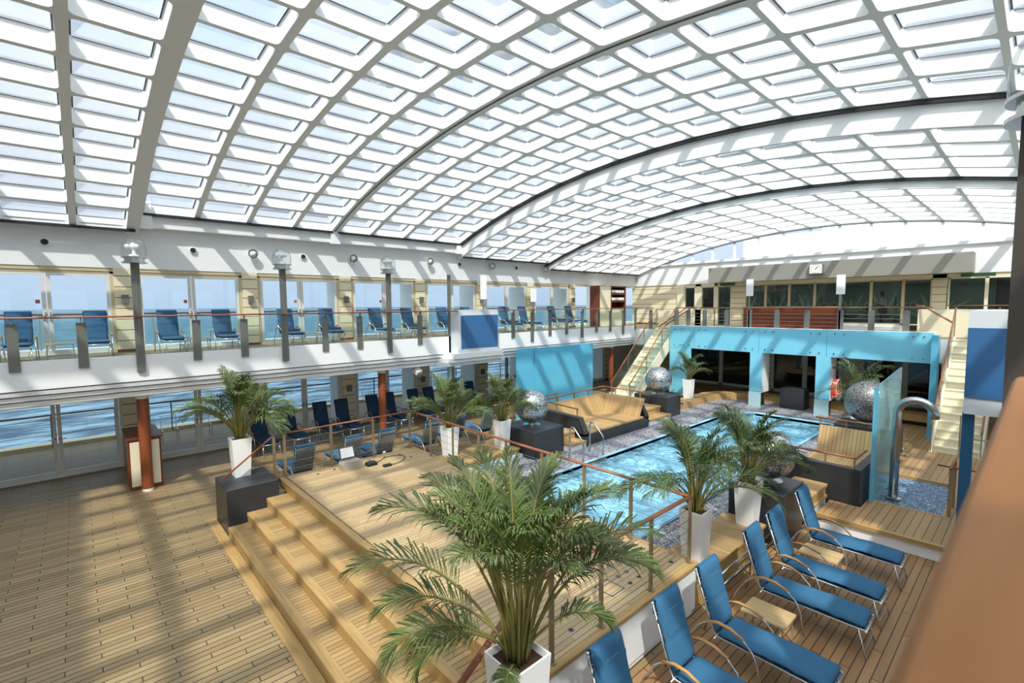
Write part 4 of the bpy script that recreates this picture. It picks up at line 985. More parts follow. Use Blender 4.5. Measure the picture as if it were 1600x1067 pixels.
# green emergency signs
tag(MB().box(-2.35, -1.35, 26.6, 26.66, 5.6, 5.74).build('exit_sign', exitgreen), 'flat green sign above the door right of the back windows', 'sign')
tag(MB().box(-12.3, -11.5, 26.9, 26.95, 5.62, 5.74).build('exit_sign', exitgreen), 'flat green sign above the door left of the grey panel', 'sign')
MB_ = None
# fixtures on the white band
FW = [(4.46, 6.38), (7.92, 6.43), (11.33, 6.5), (14.78, 6.47), (18.41, 6.48), (21.72, 6.48), (24.86, 6.5)]
p0 = None
for i, (y, z) in enumerate(FW):
    lab = ['round white spotlight on the gallery band, above the %s bay from the left' % w_ for w_ in ('second', 'third', 'fourth', 'fifth', 'sixth', 'seventh', 'eighth')][i]
    if p0 is None:
        p0 = thing('wall_spotlight', lab, 'spotlight', (-17.86, y, z), 'white spotlights on the gallery band')
        b = MB(); b.lathe([(.02, 0), (.07, .04), (.13, .16), (.14, .2)], n=20, axis='X'); b.build('lamp_housing', lampwhite, p0, smooth=True, local=True)
        b = MB(); b.lathe([(.14, .2), (.15, .215), (.125, .22)], n=20, axis='X', cap=False); b.build('rim', greyplate, p0, local=True)
        b = MB(); b.lathe([(.04, -.2), (.04, -.12)], (.06, 0, 0), 10); b.build('bracket', lampwhite, p0, local=True)
    else: dup(p0, (-17.86, y, z), 0, lab)
FB = [(-.5, 6.38), (2.81, 6.39), (6.12, 6.4), (12.95, 6.47), (16.44, 6.46), (19.92, 6.5), (23.39, 6.51), (26.0, 6.55)]
p0 = None
for i, (y, z) in enumerate(FB):
    lab = 'small black round speaker on the gallery band, %s from the left' % ('first', 'second', 'third', 'fourth', 'fifth', 'sixth', 'seventh', 'eighth')[i]
    if p0 is None:
        p0 = thing('wall_speaker', lab, 'speaker', (-17.86, y, z), 'black speakers on the gallery band')
        MB().lathe([(.09, 0), (.1, .05), (.085, .06)], n=20, axis='X').build('ring', lampwhite, p0, local=True); MB().lathe([(.082, .055), (.07, .075)], n=20, axis='X').build('grille', dark, p0, local=True)
    else: dup(p0, (-17.86, y, z), 0, lab)
# wall sconces on the pilasters
p0 = None; i = 0
for lev, zz in ((0, 4.88), (1, 1.48)):
    for k, y in enumerate(PIL[2:9]):
        if lev == 1 and k == 0: continue
        lab = 'square grey wall light on the %s pilaster of the %s deck' % (('first', 'second', 'third', 'fourth', 'fifth', 'sixth', 'seventh')[k], ('upper', 'lower')[lev])
        if p0 is None:
            p0 = thing('wall_light', lab, 'wall light', (-17.84, y, zz), 'grey lights on the pilasters')
            MB().box(0, .1, -.08, .08, -.12, .12).build('shade', greyplate, p0, local=True); MB().box(-.02, .0, -.05, .05, -.08, .08).build('backplate', steel, p0, local=True)
        else: dup(p0, (-17.84, y, zz), 0, lab)
# fascia spots under the left gallery
for i, (y, z) in enumerate([(-.5, 2.78), (4.15, 2.78), (8.8, 2.78), (13.2, 2.78), (17.8, 2.78)]):
    tag(MB().lathe([(.05, -14.66), (.05, -14.58)], (0, y, z), 14, 'X').build('fascia_spotlight', greyplate), 'small round grey light in the gallery fascia, %s from the left' % ('first', 'second', 'third', 'fourth', 'fifth')[i], 'spotlight', 'fascia spotlights')
t = thing('floodlight', 'white box floodlight tilted under the left gallery', 'floodlight', (-14.9, 8.9, 2.2))
M = Matrix.Translation((-14.85, 8.9, 2.3)) @ Matrix.Rotation(.6, 4, 'Y') @ Matrix.Rotation(.3, 4, 'Z')
MB().obox((.2, .26, .14), M).build('housing', lampwhite, t); MB().box(-14.87, -14.83, 8.88, 8.92, 2.3, 2.5).build('bracket', lampwhite, t)
# towel station and cupboard at the far end of the left gallery
t = thing('towel_shelf', 'open wooden shelf unit with white towels at the far left corner', 'shelf', (-17.3, 24.0, U))
b = MB(); b.box(-17.85, -17.2, 22.3, 22.4, U, 5.7); b.box(-17.85, -17.2, 24.85, 24.95, U, 5.7); b.box(-17.85, -17.2, 23.45, 23.53, U, 5.7)
for z in (4.35, 4.75, 5.2, 5.64): b.box(-17.85, -17.2, 23.53, 24.85, z, z+.05)
b.box(-17.85, -17.8, 23.5, 24.9, 4.3, 5.7); b.build('wood_frame', darkwood, t)
MB().box(-17.85, -17.22, 22.4, 23.45, U, 5.66).build('cream_door', cream, t); MB().box(-17.85, -17.22, 23.53, 24.85, U, 4.35).build('cream_door', cream, t)
random.seed(9); i = 0
tw = None
for z in (4.82, 5.27):
    for k in range(5):
        y = 23.68+.26*k; lab = 'rolled white towel on the %s shelf of the far towel unit' % ('lower' if z < 5 else 'upper'); gp = 'towels on the %s shelf' % ('lower' if z < 5 else 'upper')
        if tw is None:
            tw = tag(MB().lathe([(.02, -.22), (.1, -.22), (.11, 0), (.1, .22), (.02, .22)], (0, 0, .1), 14, 'X').build('rolled_towel', lampwhite, smooth=True), lab, 'towel', gp); tw.location = (-17.45, y, z)
        else:
            c = dup(tw, (-17.45, y, z), 0, lab, 'towels on the %s shelf' % ('lower' if z < 5 else 'upper'))
# ================================================================== OUTER RAIL AND PROMENADE
t = thing('promenade_railing', 'ship side railing with thin wires beyond the lower doors', 'railing', (-21.95, 8, 0))
b = MB(); hpipe(b, [(-21.95, -10, 1.1), (-21.95, 30, 1.1)], .03); b.build('handrail', darkwood, t, smooth=True)
b = MB()
for z in (.95, .45): b.tube([(-21.95, -10, z), (-21.95, 30, z)], .01, 5)
b.build('wire', greyplate, t)
for k in range(22): y = -9+1.64*k; MB().box(-21.97, -21.93, y-.02, y+.02, 0, 1.08).build('post', greyplate, t)
t = thing('promenade_railing', 'brown topped railing beyond the upper doors', 'railing', (-20.1, 8, U))
b = MB(); hpipe(b, [(-20.1, -10, U+1.1), (-20.1, 30, U+1.1)], .03); b.build('handrail', handrail, t, smooth=True)
for k in range(14): y = -9+2.73*k; MB().box(-20.12, -20.08, y-.03, y+.03, U, U+1.08).build('post', lampwhite, t)
MB().box(-20.11, -20.1, -10, 30, U+.1, U+1.0).build('glass_pane', clearrail, t)
# wire chairs outside the lower doors
def wirechair():
    t = thing('wire_chair', 'white wire chair out on the promenade', 'chair', (0, 0, 0), 'wire chairs on the promenade')
    b = MB(); b.tube([(.22, -.22, 0), (.24, -.22, .42), (-.2, -.22, .42), (-.3, -.22, .85), (-.3, .22, .85), (-.2, .22, .42), (.24, .22, .42), (.22, .22, 0)], .012, 6)
    b.tube([(-.25, -.22, 0), (-.18, -.22, .42)], .012, 6); b.tube([(-.25, .22, 0), (-.18, .22, .42)], .012, 6); b.build('frame', chair_metal, t, local=True)
    b = MB()
    for k in range(7): b.tube([(.24, -.18+.06*k, .42), (-.2, -.18+.06*k, .42), (-.3, -.18+.06*k, .84)], .005, 4)
    b.build('mesh_seat', chair_metal, t, local=True); return t
wc = wirechair(); first = True
for y, nm in ((2.2, 'first'), (3.2, 'second'), (5.6, 'third'), (8.7, 'fourth'), (9.6, 'fifth'), (12.2, 'sixth'), (15.3, 'seventh')):
    lab = 'wire chair out on the promenade, %s seen through the lower doors' % nm
    if first: wc.location = (-20.2, y, 0); wc['label'] = lab; first = False
    else: dup(wc, (-20.2, y, 0), .0, lab)
# ================================================================== LOUNGERS
def cushion_mesh(pts, w_, th, seed, mat_, name, parent, folds=1.0):
    # sheet following pts (x,z), with soft quilting; closed body
    random.seed(seed)
    P = [Vector((p[0], 0, p[1])) for p in pts]
    # resample
    L = [0]
    for i in range(1, len(P)): L.append(L[-1]+(P[i]-P[i-1]).length)
    n = max(10, int(L[-1]/.035)); C_ = []
    for q in range(n+1):
        s = L[-1]*q/n; i = 0
        while i < len(P)-2 and L[i+1] < s: i += 1
        f = (s-L[i])/(L[i+1]-L[i]); C_.append(P[i].lerp(P[i+1], f))
    nw = 9; vs = []; fs = []
    ph = [random.uniform(0, 6) for _ in range(4)]
    for side in (1, -1):
        for q, c in enumerate(C_):
            a = C_[max(q-1, 0)]; d = C_[min(q+1, n)]; t = (d-a).normalized(); nn = Vector((-t.z, 0, t.x))
            e = min(q, n-q)/2.0; e = min(1, e)**.5 if e > 0 else .15
            s = L[-1]*q/n
            for k in range(nw):
                u = -1+2*k/(nw-1); ew = max(.25, (1-abs(u)**6)**.5 if abs(u) < 1 else .25)
                h = th/2*e*ew*(1-.35*math.exp(-((s-.36)/.012)**2)-.3*math.exp(-((s-.62)/.012)**2))
                wob = 1.5*folds*(.004*math.sin(s*46+ph[0]+u*1.3)+.004*math.sin(s*23+ph[1]-u*2)+.003*math.sin(u*5+ph[2]+s*9))
                if side == -1: wob = 0
                wx = w_/2*(1-.05*(1-e))*u*(1+.012*math.sin(s*16+ph[3]))
                v = c+nn*(side*h+wob*e); vs.append((v.x, wx, v.z))
    m = (n+1)*nw
    for q in range(n):
        for k in range(nw-1):
            a = q*nw+k; fs.append((a, a+1, a+nw+1, a+nw)); fs.append((m+a, m+a+nw, m+a+nw+1, m+a+1))
        fs.append((q*nw, (q+1)*nw, m+(q+1)*nw, m+q*nw)); fs.append((q*nw+nw-1, m+q*nw+nw-1, m+(q+1)*nw+nw-1, (q+1)*nw+nw-1))
    for k in range(nw-1):
        fs.append((k, m+k, m+k+1, k+1)); a = n*nw+k; fs.append((a, a+1, m+a+1, m+a))
    b = MB(); b.add(vs, fs); return b.build(name, mat_, parent, smooth=True, local=True)
def lounger(mat_, seed=1, recline=.24, L=1.24, name='sun_lounger', foot=True):
    t = thing(name, 'blue cushioned sun lounger', 'sun lounger')
    W = .49; zs = .40
    bx, bz = -recline, zs+.80
    cushion_mesh([(L+.0, zs+.035), (.8, zs+.045), (.4, zs+.03), (.02, zs+.03)], W, .085, seed, mat_, 'seat_cushion', t)
    cushion_mesh([(.0, zs+.02), (-.06, zs+.2), (-.14, zs+.45), (bx, bz)], W, .09, seed+7, mat_, 'back_cushion', t, 2.0)
    # flap of the cushion cover hanging behind the top
    b = MB(); b.prism([(bx+.0, bz-.01), (bx-.02, bz+.01), (bx-.06, bz-.03), (bx-.035, bz-.2), (bx-.022, bz-.2), (bx-.03, bz-.04)], 'Y', -W/2+.01, W/2-.01); b.build('cover_flap', mat_, t, smooth=False, local=True, bevel=.008)
    fr = MB()
    for s in (-1, 1):
        y = s*(W/2-.012)
        fr.tube([(L+.02, y, zs-.02), (0, y, zs-.02), (-.06, y, zs+.1), (bx-.04, y, bz-.06)], .013, 8)
    fr.tube([(L+.02, -W/2-.01, zs-.03), (L+.02, W/2+.01, zs-.03)], .013, 8); fr.tube([(bx-.04, -W/2-.01, bz-.06), (bx-.04, W/2+.01, bz-.06)], .013, 8)
    fr.tube([(.0, -W/2-.05, zs-.03), (.0, W/2+.05, zs-.03)], .012, 8)
    fr.build('frame', chair_metal, t, smooth=True, local=True)
    sl_ = MB()
    for k in range(14):
        f = (k+.5)/14; x = -.06+(bx-.04+.06)*f-.03; z = zs+.1+(bz-.06-zs-.1)*f; sl_.box(x-.004, x+.004, -W/2+.02, W/2-.02, z-.013, z+.013)
    sl_.build('slats', greyplate if False else chair_metal, t, local=True)
    MB().box(.02, L, -W/2+.02, W/2-.02, zs-.026, zs-.01).build('seat_sling', mat_, t, local=True)
    for s in (-1, 1):
        y = s*(W/2+.055)
        b = MB(); b.tube([(-.42, y, 0), (-.34, y, .22), (-.2, y, .46), (-.1, y, .55), (.05, y, .60), (.2, y, .595), (.36, y, .54), (.47, y, .44), (.53, y, .3), (.58, y, 0)], .012, 8); b.build('arm_frame', chair_metal, t, smooth=True, local=True)
        b = MB(); b.tube([(-.1, y, .567), (.05, y, .615), (.2, y, .61), (.37, y, .552)], [.018, .024, .024, .018], 8, flat=.65); b.build('armrest', armwood, t, smooth=True, local=True)
    if foot:
        for s in (-1, 1):
            b = MB(); b.tube([(L-.06, s*(W/2-.01), zs-.03), (L+.04, s*(W/2+.01), .0)], .011, 8); b.tube([(L-.06, s*(W/2-.01), zs-.03), (L-.02, s*(W/2-.06), .13)], .007, 6); b.build('leg', chair_metal, t, smooth=True, local=True)
        MB().tube([(L+.01, -W/2, .1), (L+.01, W/2, .1)], .008, 6).build('crossbar', chair_metal, t, local=True)
    return t
lp = lounger(cushion, 1)
yR = [3.82, 5.0, 6.04, 7.5, 8.4, 9.76]
labR = ['blue sun lounger cut by the bottom edge, nearest the big palm', 'blue sun lounger right of the stage wall, second from the bottom edge', 'blue sun lounger nearest side below the larger slatted table', 'blue sun lounger just beyond the larger slatted table', 'blue sun lounger just before the far slatted table on the right', 'blue sun lounger farthest along the right row, against the teak platform']
# a faint line of script on each cushion near the viewer
def script(parent):
    cu = bpy.data.curves.new('lettering', 'FONT'); cu.body = 'M S  E U R O P A'; cu.size = .026; cu.align_x = 'CENTER'
    tmp = bpy.data.objects.new('tmp', cu); C.objects.link(tmp)
    dg = bpy.context.evaluated_depsgraph_get(); me = bpy.data.meshes.new_from_object(tmp.evaluated_get(dg)); bpy.data.objects.remove(tmp)
    me.materials.clear(); me.materials.append(simple('thread_pale', (120, 170, 205), .7))
    o = bpy.data.objects.new('lettering', me); C.objects.link(o); o.parent = parent
    t = Vector((-.24+.14, 0, .35)).normalized()     # direction up the backrest
    nn = Vector((t.z, 0, -t.x)); c = Vector((-.196, 0, 1.03))+nn*.052
    R_ = Matrix((Vector((0, 1, 0)), t, nn)).transposed().to_4x4(); R_.translation = c; o.matrix_local = R_
    return o
script(lp)
for i, y in enumerate(yR):
    if i == 0: lp.location = (-2.6, y, .012); lp['label'] = labR[0]; lp['group'] = 'loungers on the right deck'; lp.rotation_euler = (0, 0, 0)
    else: dup(lp, (-2.6, y, .012), random.uniform(-.02, .02), labR[i])
# left lower row along the windows
yL = [4.28, 5.2, 6.32, 7.1, 8.32, 9.02, 10.12, 10.85, 12.2, 13.0, 14.7, 16.1, 18.4, 19.3]
ordn = ['first', 'second', 'third', 'fourth', 'fifth', 'sixth', 'seventh', 'eighth', 'ninth', 'tenth', 'eleventh', 'twelfth', 'thirteenth', 'fourteenth', 'fifteenth']
lq = lounger(cushion_shaded, 4)
for i, y in enumerate(yL):
    lab = 'shaded blue lounger with its back to the lower windows, %s from the left' % ordn[i]
    if i == 0: lq.location = (-17.12, y, 0); lq['label'] = lab; lq['group'] = 'loungers along the lower windows'
    else: dup(lq, (-17.12, y, 0), random.uniform(-.04, .04), lab)
# middle row facing the windows, low backs seen behind the stage
yM = [4.05, 5.32, 6.3, 7.78, 8.8, 10.0]
for i, y in enumerate(yM):
    lab = 'blue lounger facing the windows beside the stage, %s from the left' % ordn[i]
    dup(lp, (-12.45, y, 0), PI+random.uniform(-.03, .03), lab, 'loungers facing the windows')
# gallery row
yG = [-1.05, .38, 1.95, 3.3, 5.15, 6.5, 8.35, 9.7, 11.35, 12.6, 14.75, 16.0, 18.05, 19.35]
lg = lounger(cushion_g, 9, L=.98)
for i, y in enumerate(yG):
    lab = 'blue deck chair on the left gallery, %s from the left' % ordn[i]
    if i == 0: lg.location = (-16.75, y, U+.01); lg['label'] = lab; lg['group'] = 'deck chairs on the left gallery'
    else: dup(lg, (-16.75, y, U+.01), random.uniform(-.05, .05), lab)
# folded navy towels on some gallery chairs
tw = None
for i, y in enumerate(yG):
    if i in (0, 3, 4, 5, 7, 10, 12):
        lab = 'folded navy towel on the seat of the %s gallery chair' % ordn[i]
        if tw is None:
            tw = thing('folded_towel', lab, 'towel', (0, 0, 0), 'navy towels on the gallery chairs')
            MB().cbox(-.2, .2, -.17, .17, 0, .04, .012).build('lower_fold', navy, tw, local=True); MB().cbox(-.19, .19, -.16, .165, .04, .075, .012).build('upper_fold', navy, tw, local=True)
            tw.location = (-16.2, y, U+.5)
        else: dup(tw, (-16.2, y, U+.5), random.uniform(-.2, .2), lab)
# side tables
def table(wx=.57, wy=.43, z=.4):
    t = thing('slatted_side_table', 'small slatted teak side table', 'side table')
    MB().cbox(-wx/2, wx/2, -wy/2, wy/2, z-.03, z, .008).build('table_top', tablewood, t, local=True)
    for sx in (-1, 1):
        for sy in (-1, 1): MB().tube([(sx*(wx/2-.05), sy*(wy/2-.05), z-.03), (sx*(wx/2-.02), sy*(wy/2-.03), 0)], .011, 8).build('leg', chair_metal, t, local=True)
    MB().tube([(-wx/2+.04, 0, .1), (wx/2-.04, 0, .1)], .008, 6).build('crossbar', chair_metal, t, local=True)
    return t
tb = table(); tb.location = (-2.33, 6.87-.1, .012); tb['label'] = 'larger looking slatted teak side table between the middle right loungers'; tb['group'] = 'slatted side tables'
dup(tb, (-2.33, 9.08, .012), 0, 'slatted teak side table between the two farthest right loungers')
for i, y in enumerate([-.33, 2.63, 5.85, 9.05, 12.0, 15.4]):
    dup(tb, (-16.55, y, U+.01), PI/2, 'small side table on the left gallery, %s from the left' % ordn[i])
for i, y in enumerate([5.75, 7.72, 9.55]):
    dup(tb, (-16.9, y+.02, 0), 0, 'small side table by the lower windows, %s from the left' % ordn[i])
# dark clothes and bag lying by the second middle lounger
t = thing('bag', 'heap of dark clothes with a bag on a lounger behind the stage', 'bag', (-12.0, 5.75, 0))
b = MB(); random.seed(8)
b.sphere((-12.0, 5.75, .55), .2, 14, 8, .5); b.sphere((-11.85, 5.95, .5), .15, 12, 8, .6); b.sphere((-12.15, 5.6, .62), .13, 12, 8, .6); b.box(-12.2, -11.8, 5.55, 5.95, .0, .48)
b.build('clothes', navy, t, smooth=True); MB().sphere((-11.8, 5.98, .66), .05, 10, 6).build('cap', lampwhite, t, smooth=True)
# ================================================================== SOUND BOX ON THE STAGE
t = thing('control_box', 'grey control box with raised lid panel on the stage', 'box', (-10.8, 4.6, SZ), rz=0)
b = MB(); b.prism([(4.38, SZ), (4.86, SZ), (4.86, SZ+.17), (4.78, SZ+.2), (4.42, SZ+.2), (4.38, SZ+.14)], 'X', -10.95, -10.68); b.build('case', simple('box_grey', (158, 150, 136), .5), t)
M = Matrix.Translation((-10.93, 4.58, SZ+.36)) @ Matrix.Rotation(-.35, 4, 'Y')
MB().obox((.02, .36, .28), M).build('lid', simple('lid_dark', (70, 74, 80), .4), t); MB().obox((.024, .31, .23), M @ Matrix.Translation((.0, 0, 0))).build('lid_panel', lampwhite, t)
t = thing('power_pack', 'black plug block beside the grey control box', 'power pack', (-10.7, 5.08, SZ))
MB().cbox(-10.8, -10.6, 4.95, 5.2, SZ, SZ+.08, .02).build('body', black_plastic, t)
t = thing('cable', 'black cable looping across the stage boards to a plug', 'cable', (-10.6, 5.5, SZ))
b = MB(); b.tube([(-10.72, 5.2, SZ+.03), (-10.8, 5.35, SZ+.008), (-10.95, 5.5, SZ+.008), (-11.0, 5.7, SZ+.008), (-10.95, 5.9, SZ+.008), (-10.82, 6.0, SZ+.008), (-10.62, 5.95, SZ+.008), (-10.45, 5.78, SZ+.008), (-10.36, 5.55, SZ+.008), (-10.36, 5.4, SZ+.02)], .009, 6); b.build('cord', black_plastic, t, smooth=True)
MB().cbox(-10.42, -10.3, 5.22, 5.42, SZ, SZ+.05, .012).build('plug', black_plastic, t)
# ================================================================== PALMS
def palm(label, loc, seed, fronds, H=.84, W=.39, Wb=.3, leafn=44, mt=leaf, lw_=1.0):
    # fronds: (azimuth, lean of the cane, elevation where leaflets start, bend, length of cane, length of leafy part)
    random.seed(seed)
    t = thing('potted_palm', label, 'potted palm', loc, None)
    h1, h0 = W/2, Wb/2; ti = .018; b = MB(); vs = []
    for hw, z in ((h0, 0), (h1, H), (h1-ti, H), (h1-ti-.01, H-.07)):
        vs += [(-hw, -hw, z), (hw, -hw, z), (hw, hw, z), (-hw, hw, z)]
    fs = [(3, 2, 1, 0)]
    for L_ in range(3):
        for k in range(4): fs.append((L_*4+k, L_*4+(k+1) % 4, L_*4+4+(k+1) % 4, L_*4+4+k))
    b.add(vs, fs); b.build('planter', planterwhite, t, local=True, bevel=.004)
    b = MB(); b.add([(-h1+ti, -h1+ti, H-.06), (h1-ti, -h1+ti, H-.06), (h1-ti, h1-ti, H-.06), (-h1+ti, h1-ti, H-.06)], [(0, 1, 2, 3)])
    for k in range(10): b.sphere((random.uniform(-.1, .1), random.uniform(-.1, .1), H-.065), random.uniform(.02, .04), 8, 6, .5)
    b.build('soil', soil, t, local=True, fix=False)
    st = MB(); lf = MB(); Z = Vector((0, 0, 1))
    for (az, lean, el, bend, Ls, Lr) in fronds:
        az += random.uniform(-.06, .06); hd = Vector((math.cos(az), math.sin(az), 0)); sd = Vector((-hd.y, hd.x, 0))
        r0 = random.uniform(.02, .09); p = Vector((r0*math.cos(az), r0*math.sin(az), H-.07)); pts = [p.copy()]
        for q in range(8):
            f = (q+.5)/8; an = lean*(1-f)+el*f; p = p+(hd*math.cos(an)+Z*math.sin(an))*(Ls/8); pts.append(p.copy())
        n = 18; i0 = len(pts)-1
        for q in range(n):
            s = q/n; an = el-bend*s**1.25; p = p+(hd*math.cos(an)+Z*math.sin(an))*(Lr/n); pts.append(p.copy())
        tot = len(pts); rr = [.012 if q < 8 else .010*(1-(q-8)/(tot-8))+.0018 for q in range(tot)]
        st.tube(pts, rr, 5)
        roll_ = random.uniform(-.25, .25)
        for q in range(leafn):
            u = (q+.5)/leafn; f = i0+u*n; i = min(int(f), tot-2); c = pts[i].lerp(pts[i+1], f-i); tg = (pts[i+1]-pts[i]).normalized()
            up = tg.cross(sd)
            if up.dot(Z) < 0 and abs(tg.z) < .9: up = -up
            elif up.dot(-hd) < 0 and abs(tg.z) >= .9: up = -up
            ll = (.12+.25*math.sin(PI*min(1, u*.78+.16)))*(Lr/1.0)**.6*(1-.55*max(0, u-.8)/.2)
            for sg in (-1, 1):
                sv = (sd*math.cos(roll_)+up*math.sin(roll_))*sg
                jit = Vector((random.uniform(-.2, .2), random.uniform(-.2, .2), random.uniform(-.2, .2)))
                d = (sv*(.8-.45*u)+tg*(.42+.7*u)+up*(.42-.3*u)+jit).normalized()
                wv = tg.cross(d).cross(d).normalized(); g_ = Vector((0, 0, -1))
                w_ = .0072*lw_*(.7+.3*math.sin(PI*u))
                m1_ = c+d*ll*.35+g_*ll*.02; m2 = c+d*ll*.72+g_*ll*.12; tip = c+d*ll*.95+g_*ll*.40
                lf.add([c-wv*w_*.4, c+wv*w_*.4, m1_-wv*w_, m1_+wv*w_, m2-wv*w_*.8, m2+wv*w_*.8, tip], [(0, 1, 3, 2), (2, 3, 5, 4), (4, 5, 6)])
    for k in range(12):
        a = random.uniform(0, 2*PI); r0 = random.uniform(.01, .1)
        st.tube([(r0*math.cos(a), r0*math.sin(a), H-.07), (r0*1.2*math.cos(a), r0*1.2*math.sin(a), H+.2), (r0*1.6*math.cos(a), r0*1.6*math.sin(a), H+random.uniform(.35, .7))], [.016, .013, .007], 6)
    st.build('stems', stemmat, t, local=True, fix=False, smooth=True)
    lf.build('foliage', mt, t, local=True, fix=False)
    return t
def A(deg): return math.radians(deg)+.8356
# angle 0 = to the picture's right, 90 = away, 180 = left, 270 = toward the viewer
D = math.radians
big = [(A(180), D(72), D(42), D(82), .75, 1.0), (A(178), D(80), D(60), D(84), .95, .95), (A(184), D(70), D(32), D(75), .55, .85), (A(192), D(68), D(24), D(92), .45, .8), (A(200), D(70), D(24), D(112), .4, .65),
 (A(165), D(84), D(70), D(60), .9, .85), (A(150), D(85), D(78), D(45), .9, .85), (A(100), D(87), D(84), D(25), .85, .85), (A(60), D(86), D(78), D(45), .85, .8), (A(20), D(84), D(66), D(75), .9, .85),
 (A(2), D(78), D(56), D(88), .8, .92), (A(-4), D(78), D(50), D(95), .72, .85), (A(10), D(76), D(46), D(85), .65, .85), (A(-8), D(68), D(34), D(90), .5, .45), (A(345), D(84), D(62), D(95), .9, .6),
 (A(300), D(87), D(80), D(50), .9, .6), (A(240), D(86), D(80), D(50), .9, .65), (A(130), D(84), D(66), D(70), .8, .85), (A(80), D(82), D(60), D(70), .8, .85),
 (A(45), D(84), D(62), D(80), .8, .8), (A(182), D(85), D(74), D(65), .9, .75), (A(-2), D(85), D(74), D(65), .9, .8), (A(60), D(85), D(70), D(50), .9, .85), (A(120), D(86), D(74), D(40), .9, .85), (A(250), D(60), D(5), D(70), .12, .3)]
big += [(A(15+24*k), D(84), D(62+(k*7) % 20), D(70-(k*7) % 20), .72+.03*(k % 5), .62+.05*(k % 4)) for k in range(15)]
palm('largest potted palm in a white planter at the bottom centre', (-2.74, 2.51, .95), 11, big, leafn=48)
def rnd(seed, n, L=1.0, lo=25):
    random.seed(seed); F = []
    for k in range(n):
        az = A(360*k/n*2.4+random.uniform(-14, 14)); v = ((k*5) % n)/n
        el = D(lo+(86-lo)*v); lean = D(min(89, 77+12*v))
        F.append((az, lean, el, D(random.uniform(75, 110)-42*v), (.5+.36*v)*L, random.uniform(.75, 1.0)*L*(1-.12*v)))
    return F
palm('potted palm in a tall white planter on the dark plinth left of the steps', (-11.63, 2.5, .95), 21, rnd(21, 42, 1.0, 32), leafn=36, lw_=1.1)
palm('potted palm on the left pool ledge, nearer the stage', (-10.9, 7.5, .45), 31, rnd(31, 38, .98, 30), leafn=34, lw_=1.15)
palm('potted palm on the left pool ledge, nearer the metal sphere', (-10.48, 9.05, .45), 41, rnd(41, 38, .92, 34), leafn=34, lw_=1.15)
palm('potted palm on the right ledge just behind the stage corner post', (-3.65, 7.3, .45), 51, rnd(51, 38, 1.02, 24), mt=leaf2, leafn=36, lw_=1.0)
palm('potted palm on the right ledge beside the dark plinth', (-3.58, 9.2, .45), 61, rnd(61, 38, .95, 28), mt=leaf2, leafn=36, lw_=1.1)
palm('potted palm far away before the broad cyan panel', (-10.4, 19.9, .46), 71, rnd(71, 22, .85, 35), mt=leaf2, leafn=28, lw_=1.5)
palm('potted palm in the shade behind the large right sphere', (-4.0, 19.2, .2), 81, rnd(81, 26, 1.1), H=1.0, mt=leaf2, leafn=28, lw_=1.5)

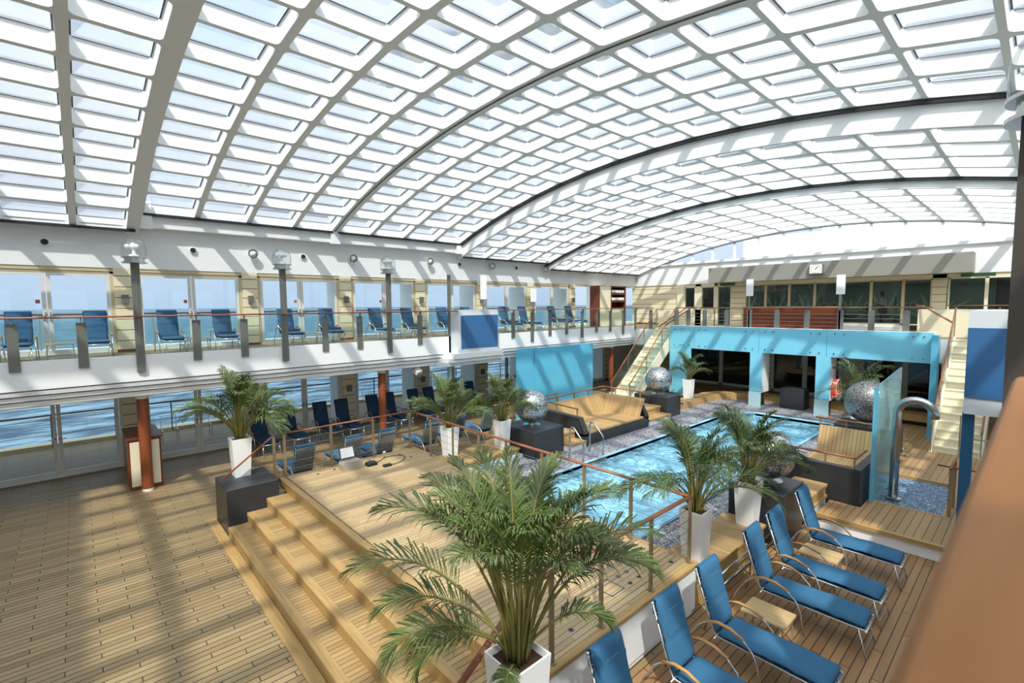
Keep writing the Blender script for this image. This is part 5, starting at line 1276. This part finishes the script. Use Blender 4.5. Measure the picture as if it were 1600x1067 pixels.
# ================================================================== PERSON BEHIND THE BACK WINDOW
def person(loc, rz):
    t = thing('person', 'person in a white shirt and dark trousers behind the back window', 'person', loc, rz=rz)
    def skinmesh(name, verts, edges, radii, mat_, parent, sub=2):
        me = bpy.data.meshes.new(name); me.from_pydata(verts, edges, []); me.materials.append(mat_)
        o = bpy.data.objects.new(name, me); C.objects.link(o); o.parent = parent
        sk = o.modifiers.new('skin', 'SKIN'); sk.use_smooth_shade = True
        for i, r_ in enumerate(radii):
            v = me.skin_vertices[0].data[i]; v.radius = r_ if isinstance(r_, tuple) else (r_, r_); v.use_root = (i == 0)
        s_ = o.modifiers.new('sub', 'SUBSURF'); s_.levels = sub; s_.render_levels = sub
        return o
    V = [(0, 0, .95), (0, 0, 1.12), (0.01, 0, 1.32), (.02, 0, 1.45), (.04, 0, 1.54), (.05, 0, 1.62), (.06, 0, 1.72),
         (0, .1, .9), (.02, .1, .5), (-.02, .1, .08), (.1, .1, .03), (0, -.1, .9), (.06, -.1, .5), (.04, -.1, .08), (.16, -.1, .03),
         (.02, .2, 1.42), (.08, .25, 1.16), (.3, .2, 1.08), (.38, .17, 1.08), (.02, -.2, 1.42), (.1, -.25, 1.16), (.32, -.18, 1.1), (.4, -.15, 1.1)]
    E_ = [(0, 1), (1, 2), (2, 3), (3, 4), (4, 5), (5, 6), (0, 7), (7, 8), (8, 9), (9, 10), (0, 11), (11, 12), (12, 13), (13, 14), (3, 15), (15, 16), (16, 17), (17, 18), (3, 19), (19, 20), (20, 21), (21, 22)]
    Rr = [(.15, .11), (.14, .1), (.16, .11), (.12, .09), .055, .085, .08, .09, .06, .042, .04, .09, .06, .042, .04, .06, .045, .036, .04, .06, .045, .036, .04]
    body = skinmesh('body', V, E_, Rr, skin, t)
    skinmesh('shirt', V[:4]+[V[15], V[16], V[19], V[20]], [(0, 1), (1, 2), (2, 3), (3, 4), (4, 5), (3, 6), (6, 7)], [(.16, .12), (.15, .115), (.175, .125), (.12, .1), .075, .06, .075, .06], shirt, t)
    skinmesh('trousers', [V[0], V[7], V[8], V[9], V[11], V[12], V[13]], [(0, 1), (1, 2), (2, 3), (0, 4), (4, 5), (5, 6)], [(.155, .12), .1, .075, .06, .1, .075, .06], trouser, t)
    b = MB(); b.sphere((.035, 0, 1.71), .092, 16, 10, 1.0); b.build('hair', black_plastic, t, smooth=True, local=True)
    b = MB()
    for s in (-1, 1): b.sphere((.135, s*.032, 1.66), .012, 8, 6)
    b.build('eye', lampwhite, t, smooth=True, local=True)
    b = MB(); b.add([(.13, 0, 1.66), (.165, -.012, 1.625), (.165, .012, 1.625), (.13, 0, 1.615)], [(0, 1, 2), (1, 3, 2)]); b.tube([(.137, -.025, 1.585), (.142, 0, 1.583), (.137, .025, 1.585)], .005, 5); b.build('nose_and_mouth', skin, t, local=True)
    for s in (-1, 1):
        b = MB()
        base = Vector((.4, s*.16, 1.09))
        for q in range(4): b.tube([base+Vector((0, (q-1.5)*.018, 0)), base+Vector((.045, (q-1.5)*.02, -.005)), base+Vector((.075-.008*abs(q-1.5), (q-1.5)*.02, -.03))], .0085, 6)
        b.tube([base+Vector((-.02, -s*.03, 0)), base+Vector((.02, -s*.05, .0)), base+Vector((.045, -s*.055, -.01))], .009, 6); b.build('fingers', skin, t, smooth=True, local=True)
person((-5.0, 27.5, U), PI)
